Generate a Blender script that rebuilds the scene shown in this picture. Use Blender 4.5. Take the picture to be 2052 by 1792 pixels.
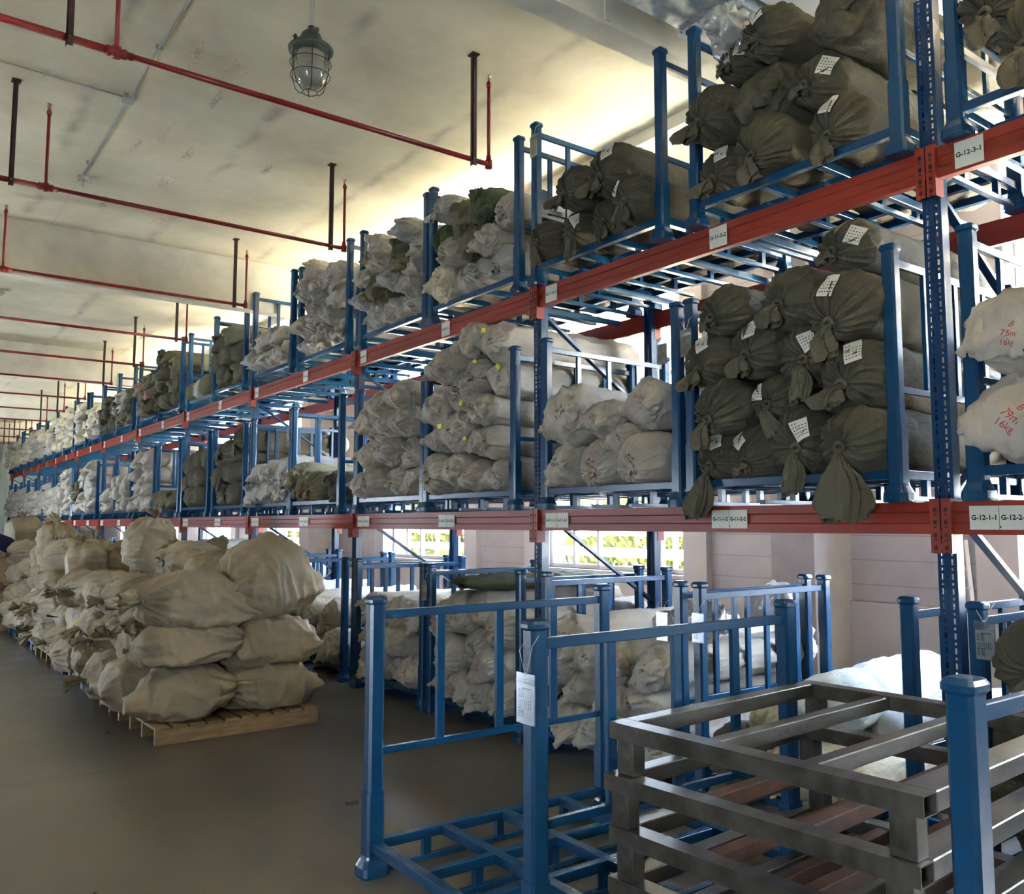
import bpy, bmesh, math, random
import numpy as np
from mathutils import Vector, Matrix
from mathutils.bvhtree import BVHTree

for o in list(bpy.data.objects): bpy.data.objects.remove(o)
scene = bpy.context.scene
col = scene.collection
PI = math.pi
rng = random.Random(7)

# ------------------------------------------------------------------ camera, world, sun, exposure
cam_d = bpy.data.cameras.new('camera'); cam_d.sensor_width = 36.0
cam_d.lens = 36.0 * 1732.2 / 2052.0
cam_d.clip_end = 300; cam_d.clip_start = 0.05
cam = bpy.data.objects.new('camera', cam_d); col.objects.link(cam)
yaw, pitch = 0.6375, 0.0891
fwd = Vector((math.sin(yaw) * math.cos(pitch), math.cos(yaw) * math.cos(pitch), math.sin(pitch)))
cam.location = (0, 0, 1.8)
cam.rotation_euler = fwd.to_track_quat('-Z', 'Y').to_euler()
scene.camera = cam

world = bpy.data.worlds.new('sky'); scene.world = world; world.use_nodes = True
wn = world.node_tree.nodes; wl = world.node_tree.links
bg = wn['Background']; bg.inputs[1].default_value = 2.3
tcw = wn.new('ShaderNodeTexCoord'); sepw = wn.new('ShaderNodeSeparateXYZ'); crw = wn.new('ShaderNodeValToRGB')
wl.new(tcw.outputs['Generated'], sepw.inputs[0]); wl.new(sepw.outputs[2], crw.inputs[0]); wl.new(crw.outputs[0], bg.inputs[0])
crw.color_ramp.elements[0].position = 0.0; crw.color_ramp.elements[0].color = (2.2, 2.6, 3.1, 1)
crw.color_ramp.elements[1].position = 0.7; crw.color_ramp.elements[1].color = (1.5, 2.3, 4.0, 1)

sun_d = bpy.data.lights.new('sun', 'SUN'); sun_d.energy = 85.0; sun_d.angle = 0.02; sun_d.color = (1.0, 0.90, 0.70)
sun = bpy.data.objects.new('sun', sun_d); col.objects.link(sun)
sun.rotation_euler = Vector((0.30, 0.55, -0.75)).to_track_quat('-Z', 'Y').to_euler()

vs = scene.view_settings
vs.view_transform = 'Standard'; vs.look = 'None'; vs.gamma = 1.0; vs.use_curve_mapping = False
vs.exposure = 3.15
scene.cycles.max_bounces = 8; scene.cycles.diffuse_bounces = 5; scene.cycles.glossy_bounces = 3
scene.cycles.transparent_max_bounces = 12
scene.cycles.sample_clamp_indirect = 6.0
scene.cycles.caustics_reflective = False; scene.cycles.caustics_refractive = False

# windows of the right wall (y0, y1), sill, head ; portals guide daylight through them
WALLX, CEIL, YN, YF, XL = 8.0, 5.68, -4.0, 43.0, -5.0
WINS = [(-3.3, -0.6), (0.3, 3.4), (7.2, 10.0), (12.0, 14.8), (18.0, 20.8), (23.5, 26.3), (28.5, 31.3), (33.5, 36.3)]
SILL, HEAD = 1.18, 5.25
def portal(name, loc, sx, sy, d):
    l = bpy.data.lights.new(name, 'AREA'); l.shape = 'RECTANGLE'; l.size = sx; l.size_y = sy
    l.cycles.is_portal = True
    o = bpy.data.objects.new(name, l); col.objects.link(o); o.location = loc
    o.rotation_euler = Vector(d).to_track_quat('-Z', 'Z').to_euler()
for a, b in WINS:
    portal('window_daylight', (WALLX + .32, (a + b) / 2, (SILL + HEAD) / 2), b - a, HEAD - SILL, (-1, 0, 0))
LWINS = [(-1.6, -.6), (12.5, 13.5), (24.0, 27.0)]
for a, b in LWINS:
    portal('door_daylight', (XL - .32, (a + b) / 2, 1.35), b - a, 2.3, (1, 0, 0))

# ------------------------------------------------------------------ helpers
def nd(nt, t, **kw):
    n = nt.nodes.new(t)
    for k, v in kw.items(): setattr(n, k, v)
    return n
def mat(name, base, rough=.5, metal=0., var=0., vscale=3., bump=0., bscale=60., base2=None, spec=.5, coords='Object', detail=4., bdist=.01, sheen=0., stretch=None):
    m = bpy.data.materials.new(name); m.use_nodes = True
    nt = m.node_tree; b = nt.nodes['Principled BSDF']
    b.inputs['Base Color'].default_value = (*base, 1); b.inputs['Roughness'].default_value = rough
    b.inputs['Metallic'].default_value = metal; b.inputs['Specular IOR Level'].default_value = spec
    tc = nd(nt, 'ShaderNodeTexCoord'); src = tc.outputs[coords]
    if stretch:
        mp = nd(nt, 'ShaderNodeMapping'); mp.inputs['Scale'].default_value = stretch
        nt.links.new(src, mp.inputs[0]); src = mp.outputs[0]
    if var or base2:
        n = nd(nt, 'ShaderNodeTexNoise'); n.inputs['Scale'].default_value = vscale; n.inputs['Detail'].default_value = detail
        nt.links.new(src, n.inputs['Vector'])
        r = nd(nt, 'ShaderNodeValToRGB'); r.color_ramp.elements[0].position = .35; r.color_ramp.elements[1].position = .68
        c2 = base2 or tuple(min(1, c * (1 + var)) for c in base); c1 = base if base2 else tuple(c * (1 - var) for c in base)
        r.color_ramp.elements[0].color = (*c1, 1); r.color_ramp.elements[1].color = (*c2, 1)
        nt.links.new(n.outputs['Fac'], r.inputs[0]); nt.links.new(r.outputs[0], b.inputs['Base Color'])
    if bump:
        n2 = nd(nt, 'ShaderNodeTexNoise'); n2.inputs['Scale'].default_value = bscale; n2.inputs['Detail'].default_value = 3
        bp = nd(nt, 'ShaderNodeBump'); bp.inputs['Strength'].default_value = bump; bp.inputs['Distance'].default_value = bdist
        nt.links.new(src, n2.inputs['Vector']); nt.links.new(n2.outputs['Fac'], bp.inputs['Height']); nt.links.new(bp.outputs[0], b.inputs['Normal'])
    return m
def cloth(name, base, var=.15, rough=.85, stripe=None, spec=.3):
    """woven sacking: blotchy colour, fine creases and weave bump"""
    m = mat(name, base, rough, var=var, vscale=2.5, spec=spec)
    nt = m.node_tree; b = nt.nodes['Principled BSDF']
    tc = nd(nt, 'ShaderNodeTexCoord')
    mp = nd(nt, 'ShaderNodeMapping'); mp.inputs['Scale'].default_value = (1, 1.8, 1.8)
    nt.links.new(tc.outputs['Object'], mp.inputs[0])
    n = nd(nt, 'ShaderNodeTexNoise'); n.inputs['Scale'].default_value = 8; n.inputs['Detail'].default_value = 6; n.inputs['Distortion'].default_value = .9
    n.inputs['Roughness'].default_value = .62
    nt.links.new(mp.outputs[0], n.inputs['Vector'])
    bp = nd(nt, 'ShaderNodeBump'); bp.inputs['Strength'].default_value = .6; bp.inputs['Distance'].default_value = .026
    nt.links.new(n.outputs['Fac'], bp.inputs['Height'])
    w = nd(nt, 'ShaderNodeTexNoise'); w.inputs['Scale'].default_value = 180
    nt.links.new(tc.outputs['Object'], w.inputs['Vector'])
    bp2 = nd(nt, 'ShaderNodeBump'); bp2.inputs['Strength'].default_value = .18; bp2.inputs['Distance'].default_value = .004
    nt.links.new(w.outputs['Fac'], bp2.inputs['Height']); nt.links.new(bp.outputs[0], bp2.inputs['Normal'])
    nt.links.new(bp2.outputs[0], b.inputs['Normal'])
    if stripe:      # the thin printed line that runs along the cloth
        src = b.inputs['Base Color'].links[0].from_socket
        sp = nd(nt, 'ShaderNodeSeparateXYZ'); nt.links.new(tc.outputs['Object'], sp.inputs[0])
        a = nd(nt, 'ShaderNodeMath', operation='ABSOLUTE'); s = nd(nt, 'ShaderNodeMath', operation='SUBTRACT'); s.inputs[1].default_value = .09
        nt.links.new(sp.outputs[1], s.inputs[0]); nt.links.new(s.outputs[0], a.inputs[0])
        l = nd(nt, 'ShaderNodeMath', operation='LESS_THAN'); l.inputs[1].default_value = .0022; nt.links.new(a.outputs[0], l.inputs[0])
        mx = nd(nt, 'ShaderNodeMix', data_type='RGBA'); mx.inputs[7].default_value = (*stripe, 1)
        nt.links.new(l.outputs[0], mx.inputs[0]); nt.links.new(src, mx.inputs[6]); nt.links.new(mx.outputs[2], b.inputs['Base Color'])
    return m

M = {}
M['blue'] = mat('blue_paint', (.006, .054, .130), .22, var=.12, vscale=1.2, bump=.08, bscale=90)
M['blue_up'] = mat('dark_blue_rack_paint', (.007, .040, .105), .24, var=.1)
M['red'] = mat('red_beam_paint', (.24, .024, .011), .42, var=.15, vscale=2.0, bump=.05, bscale=40, stretch=(1, .3, 6))
M['pipe'] = mat('red_pipe_paint', (.26, .018, .016), .35, var=.2)
M['rust'] = mat('dark_rusty_hanger', (.055, .022, .018), .55, var=.3)
M['brass'] = mat('sprinkler_metal', (.45, .36, .25), .35, metal=.9)
M['plate'] = mat('ivory_plate', (.62, .62, .54), .45)
M['ink'] = mat('black_ink', (.012, .012, .014), .6)
M['redink'] = mat('red_ink', (.35, .03, .03), .6)
M['white'] = cloth('white_woven_cloth', (.43, .39, .33))
M['white_s'] = cloth('greyish_white_woven_cloth', (.42, .40, .365))
M['cream'] = cloth('cream_woven_cloth', (.60, .53, .38))
M['olive'] = cloth('olive_sacking', (.092, .082, .054), var=.22)
M['olive2'] = cloth('pale_olive_sacking', (.16, .145, .09), var=.2)
M['green'] = cloth('dull_green_sacking', (.085, .105, .055), var=.2)
M['pink'] = cloth('dusty_pink_cloth', (.36, .24, .21))
M['sack'] = cloth('beige_polywoven_sacking', (.37, .30, .20), stripe=(.20, .08, .05), rough=.62, spec=.45)
M['sack2'] = cloth('khaki_polywoven_sacking', (.33, .265, .17), stripe=(.18, .09, .06), rough=.68)
M['paper'] = mat('paper_tag', (.62, .60, .53), .8)
M['yellow'] = mat('yellow_tie', (.75, .72, .03), .5)
M['redtie'] = mat('red_tie', (.65, .06, .03), .5)
M['black'] = mat('black_tie', (.02, .02, .022), .5)
M['wood'] = mat('pallet_wood', (.34, .22, .11), .7, var=.25, vscale=5, bump=.15, bscale=30, stretch=(1, 6, 6))
M['bluepl'] = mat('blue_plastic', (.02, .07, .14), .45)
M['steel'] = mat('raw_steel', (.17, .155, .13), .36, metal=.75, base2=(.085, .072, .055), vscale=3.5, bump=.12, bscale=25, stretch=(1, 3, 3))
M['rusty'] = mat('rusted_steel', (.13, .055, .030), .75, metal=.2, base2=(.06, .032, .022), vscale=8, bump=.2, bscale=60)
M['tie'] = mat('string', (.62, .58, .50), .8)
M['plastic'] = None
M['wallw'] = None
def glassy(name, tint=(1, 1, 1), gloss=.12, rough=.03):
    m = bpy.data.materials.new(name); m.use_nodes = True; nt = m.node_tree
    nt.nodes.remove(nt.nodes['Principled BSDF']); out = nt.nodes['Material Output']
    t = nd(nt, 'ShaderNodeBsdfTransparent'); t.inputs[0].default_value = (*tint, 1)
    g = nd(nt, 'ShaderNodeBsdfGlossy'); g.inputs['Roughness'].default_value = rough
    lw = nd(nt, 'ShaderNodeLayerWeight'); lw.inputs[0].default_value = .35
    mu = nd(nt, 'ShaderNodeMath', operation='MULTIPLY_ADD'); mu.inputs[1].default_value = .5; mu.inputs[2].default_value = gloss
    mx = nd(nt, 'ShaderNodeMixShader')
    nt.links.new(lw.outputs['Facing'], mu.inputs[0]); nt.links.new(mu.outputs[0], mx.inputs[0])
    nt.links.new(t.outputs[0], mx.inputs[1]); nt.links.new(g.outputs[0], mx.inputs[2]); nt.links.new(mx.outputs[0], out.inputs[0])
    return m
M['glass'] = glassy('window_glass', (.97, .98, .98), .03)
M['lampglass'] = glassy('lamp_glass', (.86, .87, .84), .10)
M['pouch'] = glassy('clear_plastic', (.80, .84, .86), .12, .15)

def tag(o, label=None, cat=None, group=None, kind=None):
    if label: o['label'] = label
    if cat: o['category'] = cat
    if group: o['group'] = group
    if kind: o['kind'] = kind
    return o
def link(name, me, m=None, parent=None, loc=None):
    o = bpy.data.objects.new(name, me); col.objects.link(o)
    if m is not None:
        if len(me.materials) == 0: me.materials.append(m)
        elif me.materials[0] is not m:
            o.material_slots[0].link = 'OBJECT'; o.material_slots[0].material = m
    if parent: o.parent = parent
    if loc is not None: o.location = loc
    return o
def empty(name, loc=(0, 0, 0), rz=0.):
    o = bpy.data.objects.new(name, None); col.objects.link(o); o.location = loc; o.rotation_euler = (0, 0, rz)
    o.empty_display_size = .1
    return o
def copy_tree(o, parent=None):
    c = o.copy(); col.objects.link(c); c.parent = parent
    for ch in list(o.children): copy_tree(ch, c)
    return c

class MB:
    def __init__(s): s.v = []; s.f = []; s.sm = []
    def add(s, vs, fs, smooth=False):
        n = len(s.v); s.v += [tuple(v) for v in vs]; s.f += [tuple(i + n for i in f) for f in fs]; s.sm += [smooth] * len(fs)
    def box(s, a, b, c=0.):
        (x0, y0, z0), (x1, y1, z1) = a, b
        if c <= 0:
            s.add([(x0,y0,z0),(x1,y0,z0),(x1,y1,z0),(x0,y1,z0),(x0,y0,z1),(x1,y0,z1),(x1,y1,z1),(x0,y1,z1)],
                  [(0,3,2,1),(4,5,6,7),(0,1,5,4),(1,2,6,5),(2,3,7,6),(3,0,4,7)])
        else:
            bm = bmesh.new(); bmesh.ops.create_cube(bm, size=1)
            for v in bm.verts: v.co = Vector(((x0+x1)/2 + v.co.x*(x1-x0), (y0+y1)/2 + v.co.y*(y1-y0), (z0+z1)/2 + v.co.z*(z1-z0)))
            bmesh.ops.bevel(bm, geom=bm.edges[:], offset=c, segments=1, affect='EDGES')
            s.add([v.co for v in bm.verts], [[v.index for v in f.verts] for f in bm.faces]); bm.free()
    def bar(s, p, q, w, h, up=(0, 0, 1)):
        """rectangular bar between two points"""
        p, q = Vector(p), Vector(q); d = (q - p).normalized(); u = Vector(up)
        sd = d.cross(u).normalized(); u = sd.cross(d).normalized()
        vs = []
        for e in (p, q):
            for a, b in ((-1,-1),(1,-1),(1,1),(-1,1)): vs.append(e + sd*a*w/2 + u*b*h/2)
        s.add(vs, [(0,1,2,3),(7,6,5,4),(0,4,5,1),(1,5,6,2),(2,6,7,3),(3,7,4,0)])
    def tube(s, pts, r, n=12, caps=True):
        pts = [Vector(p) for p in pts]; rs = r if isinstance(r, (list, tuple)) else [r] * len(pts)
        t0 = (pts[1] - pts[0]).normalized(); a = t0.orthogonal().normalized(); vs = []; fs = []
        for i, p in enumerate(pts):
            t = (pts[min(i+1, len(pts)-1)] - pts[max(i-1, 0)]).normalized()
            a = (a - t * a.dot(t)).normalized(); b = t.cross(a)
            for k in range(n):
                an = 2*PI*k/n; vs.append(p + (a*math.cos(an) + b*math.sin(an)) * rs[i])
        for i in range(len(pts)-1):
            for k in range(n):
                k2 = (k+1) % n; fs.append((i*n+k, i*n+k2, (i+1)*n+k2, (i+1)*n+k))
        if caps: fs.append(tuple(range(n-1, -1, -1))); fs.append(tuple((len(pts)-1)*n + k for k in range(n)))
        s.add(vs, fs, True)
    def lathe(s, prof, c=(0, 0, 0), n=24, ax='z', sq=False):
        """profile (radius, height) turned about an axis; sq makes a square with rounded corners"""
        vs = []; fs = []
        for r, h in prof:
            for k in range(n):
                an = 2*PI*(k+.5)/n; x, y = math.cos(an), math.sin(an)
                if sq:
                    q = (abs(x)**5 + abs(y)**5) ** (-1/5); x *= q; y *= q
                p = {'z': (x*r, y*r, h), 'x': (h, x*r, y*r), 'y': (x*r, h, y*r)}[ax]
                vs.append((p[0]+c[0], p[1]+c[1], p[2]+c[2]))
        for i in range(len(prof)-1):
            for k in range(n):
                k2 = (k+1) % n; fs.append((i*n+k, i*n+k2, (i+1)*n+k2, (i+1)*n+k))
        fs.append(tuple(range(n-1, -1, -1))); fs.append(tuple((len(prof)-1)*n + k for k in range(n)))
        s.add(vs, fs, not sq)
    def prism(s, poly, y0, y1, ax='y'):
        n = len(poly); vs = []
        for y in (y0, y1):
            for a, b in poly: vs.append((a, y, b) if ax == 'y' else ((y, a, b) if ax == 'x' else (a, b, y)))
        fs = [tuple(range(n)), tuple(range(2*n-1, n-1, -1))] + [(k, k+n, (k+1) % n + n, (k+1) % n) for k in range(n)]
        s.add(vs, fs)
    def mesh(s, name):
        me = bpy.data.meshes.new(name); me.from_pydata(s.v, [], s.f)
        me.polygons.foreach_set('use_smooth', s.sm)
        bm = bmesh.new(); bm.from_mesh(me); bmesh.ops.recalc_face_normals(bm, faces=bm.faces); bm.to_mesh(me); bm.free()
        me.update(); return me
    def build(s, name, m, parent=None, loc=None): return link(name, s.mesh(name), m, parent, loc)

# numpy gradient noise
_r = np.random.RandomState(3); PERM = _r.permutation(256); PERM = np.concatenate([PERM, PERM]); G = _r.normal(size=(256, 3)); G /= np.linalg.norm(G, axis=1)[:, None]
def pn(P, freq=1., seed=0):
    P = np.asarray(P, float) * freq + np.array([seed * 17.3, seed * 5.7, seed * 9.1])
    I = np.floor(P).astype(int); F = P - I; W = F*F*F*(F*(F*6-15)+10); out = 0
    for dx in (0, 1):
        for dy in (0, 1):
            for dz in (0, 1):
                h = PERM[(PERM[(PERM[(I[..., 0]+dx) & 255] + I[..., 1]+dy) & 255] + I[..., 2]+dz) & 255]
                g = G[h]; d = F - np.array([dx, dy, dz])
                w = (W[..., 0] if dx else 1-W[..., 0]) * (W[..., 1] if dy else 1-W[..., 1]) * (W[..., 2] if dz else 1-W[..., 2])
                out = out + w * (g*d).sum(-1)
    return out
def crease(P, freq, seed):
    Q = P + np.stack([pn(P, freq*.6, seed+31), pn(P, freq*.6, seed+47), pn(P, freq*.6, seed+53)], -1) * .35/freq
    return (1 - np.abs(pn(Q, freq, seed)) * 5.5).clip(0, 1) ** 1.4
def sst(a, b, x): t = np.clip((x-a)/(b-a), 0, 1); return t*t*(3-2*t)
def normals(V):
    du = np.roll(V, -1, 1) - np.roll(V, 1, 1); dv = np.gradient(V, axis=0)
    n = np.cross(du, dv); l = np.linalg.norm(n, axis=2, keepdims=True); return n / np.maximum(l, 1e-9)
def grid_mesh(name, V, cap0=True, cap1=True):
    nv, nu, _ = V.shape; vs = [tuple(p) for p in V.reshape(-1, 3)]; fs = []
    for i in range(nv-1):
        for k in range(nu):
            k2 = (k+1) % nu; fs.append((i*nu+k, i*nu+k2, (i+1)*nu+k2, (i+1)*nu+k))
    if cap0: fs.append(tuple(range(nu-1, -1, -1)))
    if cap1: fs.append(tuple((nv-1)*nu + k for k in range(nu)))
    b = MB(); b.add(vs, fs, True); return b.mesh(name)

# ------------------------------------------------------------------ cloth rolls (axis +x, front end at x = 0 facing -x)
RL, RR = 1.72, .17
def roll_tied(seed, nu=150, nf=44, nb=24, off=.35):
    r = random.Random(seed); th = -PI/2 + r.uniform(-1.2, 1.2)
    cy, cz = off*RR*math.cos(th)*1.1, off*RR*math.sin(th)
    u = np.linspace(0, 2*PI, nu, endpoint=False); n1 = r.choice([11, 13, 15]); n2 = r.choice([23, 27, 31])
    V = []; T = []
    for x in np.linspace(RL, .1, nb):
        back = 1 - sst(RL-.10, RL, x) * .6
        V.append(np.stack([np.full(nu, x), RR*back*np.cos(u), RR*back*np.sin(u)], 1)); T.append(0)
    for t in np.linspace(0, 1, nf)[1:]:
        rr = RR * (math.cos(t*PI/2) ** .72) * (1-t) + RR*.07*t + RR*(math.cos(t*PI/2) ** .72)*t*.9
        x = .08 - .17 * math.sin(t*PI/2) ** 1.2 + .045 * float(sst(.72, 1, t))
        s = float(sst(.1, 1, t)); V.append(np.stack([np.full(nu, x), rr*np.cos(u) + cy*s, rr*np.sin(u) + cz*s], 1)); T.append(t)
    V = np.array(V); T = np.array(T)[:, None]; N = normals(V)
    if (N[nb//2, :, 1:] * V[nb//2, :, 1:]).sum() < 0: N = -N
    ph = pn(np.stack([np.cos(u)*1.5, np.sin(u)*1.5, u*0+seed], 1)) * 3
    tw = r.uniform(-.5, .5)
    def pl(n): return (np.abs(np.sin((n*(u[None]+tw*T) + ph[None]*2)/2)) - .6)
    A = sst(.02, .40, T) * (1 - .55*sst(.8, 1, T))
    d = (pl(n1)*.024 + pl(n2)*.012 + (pl(n2+20)*.006 if nu > 60 else 0)) * A
    d = d + pn(V, 3.2, seed)*.030 + crease(V, 5, seed+3)*.010 + crease(V, 11, seed+4)*.005 + pn(V, 15, seed+5)*.005
    V = V + N * (d * (1 - .6*sst(.93, 1, T)))[..., None]
    return grid_mesh('roll_tied', V), (-.055, cy, cz)
def tail_mesh(c, seed, length=.3, wide=.085, side=0., up=False):
    r = random.Random(seed); nu, nv = 72, 26; u = np.linspace(0, 2*PI, nu, endpoint=False); V = []; ph = r.uniform(0, 6)
    dz = -1
    for i in range(nv):
        s = i/(nv-1)
        cx = c[0] + .03 - .075*min(1, s*2.5) - .02*s
        zz = c[2] + (dz*length*max(0, s-.06)**1.15)
        yy = c[1] + side*length*s**1.2 + .012*math.sin(6*s+ph)
        knot = .022*math.exp(-((s-.10)/.06)**2)
        rad = .018 + knot + wide*float(sst(.14, .85, s))*(1-.25*float(sst(.85, 1, s)))
        fold = 1 + .42*np.cos(3*u+ph+s*1.5)*float(sst(.12, .6, s)) + .26*np.cos(8*u+2*ph+2*s)*float(sst(.1, .45, s)) + .12*np.cos(13*u+ph)*float(sst(.15, .4, s))
        a = rad*fold
        tilt = 1 - float(sst(.02, .2, s))            # tube runs outward first, then hangs
        X = cx + a*np.cos(u)*(.42*(1-tilt)+.1*tilt); Y = yy + a*np.sin(u); Z = zz + a*np.cos(u)*tilt*.9 + (.02*np.cos(2*u+ph)*float(sst(.8, 1, s)) if s > .8 else 0)
        V.append(np.stack([X, Y, Z + 0*u], 1))
    V = np.array(V); N = normals(V); V = V + N*(pn(V, 16, seed)*.014 + crease(V, 14, seed+1)*.008)[..., None]
    # knot ring
    me = grid_mesh('gathered_tail', V, True, False)
    b = MB(); b.v = [tuple(v.co) for v in me.vertices]; b.f = [tuple(p.vertices) for p in me.polygons]; b.sm = [True]*len(b.f)
    k = [(c[0]-.012+.012*math.cos(a)*math.sin(a), c[1]+.026*math.cos(a), c[2]-.012+.020*math.sin(a)) for a in np.linspace(0, 2*PI, 15)]
    b.tube(k, .011, 8); return b.mesh('gathered_tail')
def roll_sewn(seed, nu=80, nf=26, nb=20, crumple=0., flop=.3):
    r = random.Random(seed); phi = r.uniform(-.5, .5) + (PI/2 if r.random() < .3 else 0); u = np.linspace(0, 2*PI, nu, endpoint=False)
    V = []; T = []; c, s_ = math.cos(phi), math.sin(phi); bend = r.uniform(-.5, .5); L = r.uniform(.12, .20)
    for x in np.linspace(RL, .1, nb):
        back = 1 - sst(RL-.10, RL, x) * .6
        V.append(np.stack([np.full(nu, x), RR*back*np.cos(u), RR*back*np.sin(u)], 1)); T.append(0)
    for t in np.linspace(0, 1, nf)[1:]:
        a = RR*(1 - .22*t*t); b = RR*max(.03, (1-t)**.5)
        p = a*np.cos(u - phi); q = b*np.sin(u - phi)
        q = q + bend*RR*t*t*(np.cos(u-phi)**2 - .4)*1.2 + .25*RR*t**2*np.sin(2.2*np.cos(u-phi)*PI+seed)*(.4+crumple*10)
        x = .08 - L*t - .05*t*t*np.abs(np.cos(u-phi))**5
        Y = p*c - q*s_; Z = p*s_ + q*c - flop*RR*t*t
        V.append(np.stack([x + 0*u, Y, Z], 1)); T.append(t)
    V = np.array(V); T = np.array(T)[:, None]; N = normals(V)
    if (N[nb//2, :, 1:] * V[nb//2, :, 1:]).sum() < 0: N = -N
    d = pn(V, 3.4, seed)*.034 + crease(V, 6, seed+3)*.020 + crease(V, 12, seed+4)*.009 + pn(V, 14, seed+5)*.013
    d = d + sst(.2, .8, T) * (np.abs(np.sin(9*u[None] + seed + pn(V, 4, seed)*4)) - .5)*.012
    d = d + crumple * sst(.0, .35, T) * (crease(V, 7, seed+9)*.9 + pn(V, 9, seed+8)*1.6)
    V = V + N * d[..., None]
    return grid_mesh('roll_sewn', V), (-.12, 0, 0)

class Roll: pass
def bvh_of(me): return BVHTree.FromPolygons([v.co for v in me.vertices], [tuple(p.vertices) for p in me.polygons])
def text_verts(txt, size, bold=0.):
    cu = bpy.data.curves.new('t', 'FONT'); cu.body = txt; cu.size = size; cu.align_x = 'CENTER'; cu.align_y = 'CENTER'; cu.offset = bold; cu.resolution_u = 2
    o = bpy.data.objects.new('t', cu); col.objects.link(o)
    dg = bpy.context.evaluated_depsgraph_get(); me = bpy.data.meshes.new_from_object(o.evaluated_get(dg))
    vs = [tuple(v.co) for v in me.vertices]; fs = [tuple(p.vertices) for p in me.polygons]
    bpy.data.objects.remove(o); bpy.data.curves.remove(cu); bpy.data.meshes.remove(me); return vs, fs
def project(bvh, pts, off=.003):
    """drop 2D points (y, z) seen from -x onto a front end"""
    out = []; last = Vector((-.1, 0, 0))
    for y, z in pts:
        h = bvh.ray_cast(Vector((-1, y, z)), Vector((1, 0, 0)), .98+RL)
        if h[0] is None or h[0].x > .25: out.append((last.x, y, z))
        else: last = h[0]; out.append((h[0].x - off, y, z))
    return out
def writing(bvh, lines, size, cy, cz, rot, seed):
    b = MB(); r = random.Random(seed)
    for i, t in enumerate(lines):
        vs, fs = text_verts(t, size*r.uniform(.8, 1.2)); sh = r.uniform(-.1, .25); rr = rot + r.uniform(-.15, .15)
        # long edges would cut the curved cloth, so split the triangles first
        bm = bmesh.new(); bv = [bm.verts.new(v) for v in vs]
        for f in fs:
            try: bm.faces.new([bv[k] for k in f])
            except ValueError: pass
        long_e = [e for e in bm.edges if e.calc_length() > .012]
        bmesh.ops.subdivide_edges(bm, edges=long_e, cuts=2); bmesh.ops.triangulate(bm, faces=bm.faces[:])
        bm.verts.index_update(); pts = []
        for v in bm.verts:
            x, y = v.co.x + sh*v.co.y, v.co.y - i*size*1.05
            pts.append((cy - (x*math.cos(rr) - y*math.sin(rr)), cz + x*math.sin(rr) + y*math.cos(rr)))
        b.add(project(bvh, pts, .0035), [[v.index for v in f.verts] for f in bm.faces]); bm.free()
    return b.mesh('handwriting')
def papertag(bvh, cy, cz, w, h, rot):
    """a stiff paper tag that bends softly over the end of a roll, and the marks printed on it"""
    n = 7; U = [(i/(n-1)-.5)*w for i in range(n)]; Wv = [(j/(n-1)-.5)*h for j in range(n)]
    def yz(x, y): return (cy - (x*math.cos(rot) - y*math.sin(rot)), cz + x*math.sin(rot) + y*math.cos(rot))
    X = np.array([p[0] for p in project(bvh, [yz(x, y) for y in Wv for x in U], 0.)]).reshape(n, n); Sx = X.copy()
    for _ in range(5):
        P = np.pad(Sx, 1, mode='edge'); Sx = (P[:-2, 1:-1] + P[2:, 1:-1] + P[1:-1, :-2] + P[1:-1, 2:] + P[1:-1, 1:-1]) / 5
    Sx = Sx - max(0, np.percentile(Sx - X, 85)) - .004
    vs = [(float(Sx[j, i]), *yz(U[i], Wv[j])) for j in range(n) for i in range(n)]; fs = [(j*n+i, j*n+i+1, (j+1)*n+i+1, (j+1)*n+i) for j in range(n-1) for i in range(n-1)]
    b = MB(); b.add(vs, fs, True)
    def at(x, y):
        a, c = (x/w+.5)*(n-1), (y/h+.5)*(n-1); i, j = min(int(a), n-2), min(int(c), n-2); fa, fc = a-i, c-j
        return (Sx[j, i]*(1-fa) + Sx[j, i+1]*fa)*(1-fc) + (Sx[j+1, i]*(1-fa) + Sx[j+1, i+1]*fa)*fc
    ink = MB()
    for j in range(5):
        for i in range(5 if j else 2):
            x, y = (i/5.5-.38)*w, (.32-j*.16)*h
            ink.add([(float(at(x+p, y+q)) - .0018, *yz(x+p, y+q)) for p, q in ((0, 0), (.10*w, 0), (.10*w, .045*h), (0, .045*h))], [(0, 1, 2, 3)])
    return b.mesh('paper_tag'), ink.mesh('tag_print')

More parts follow.
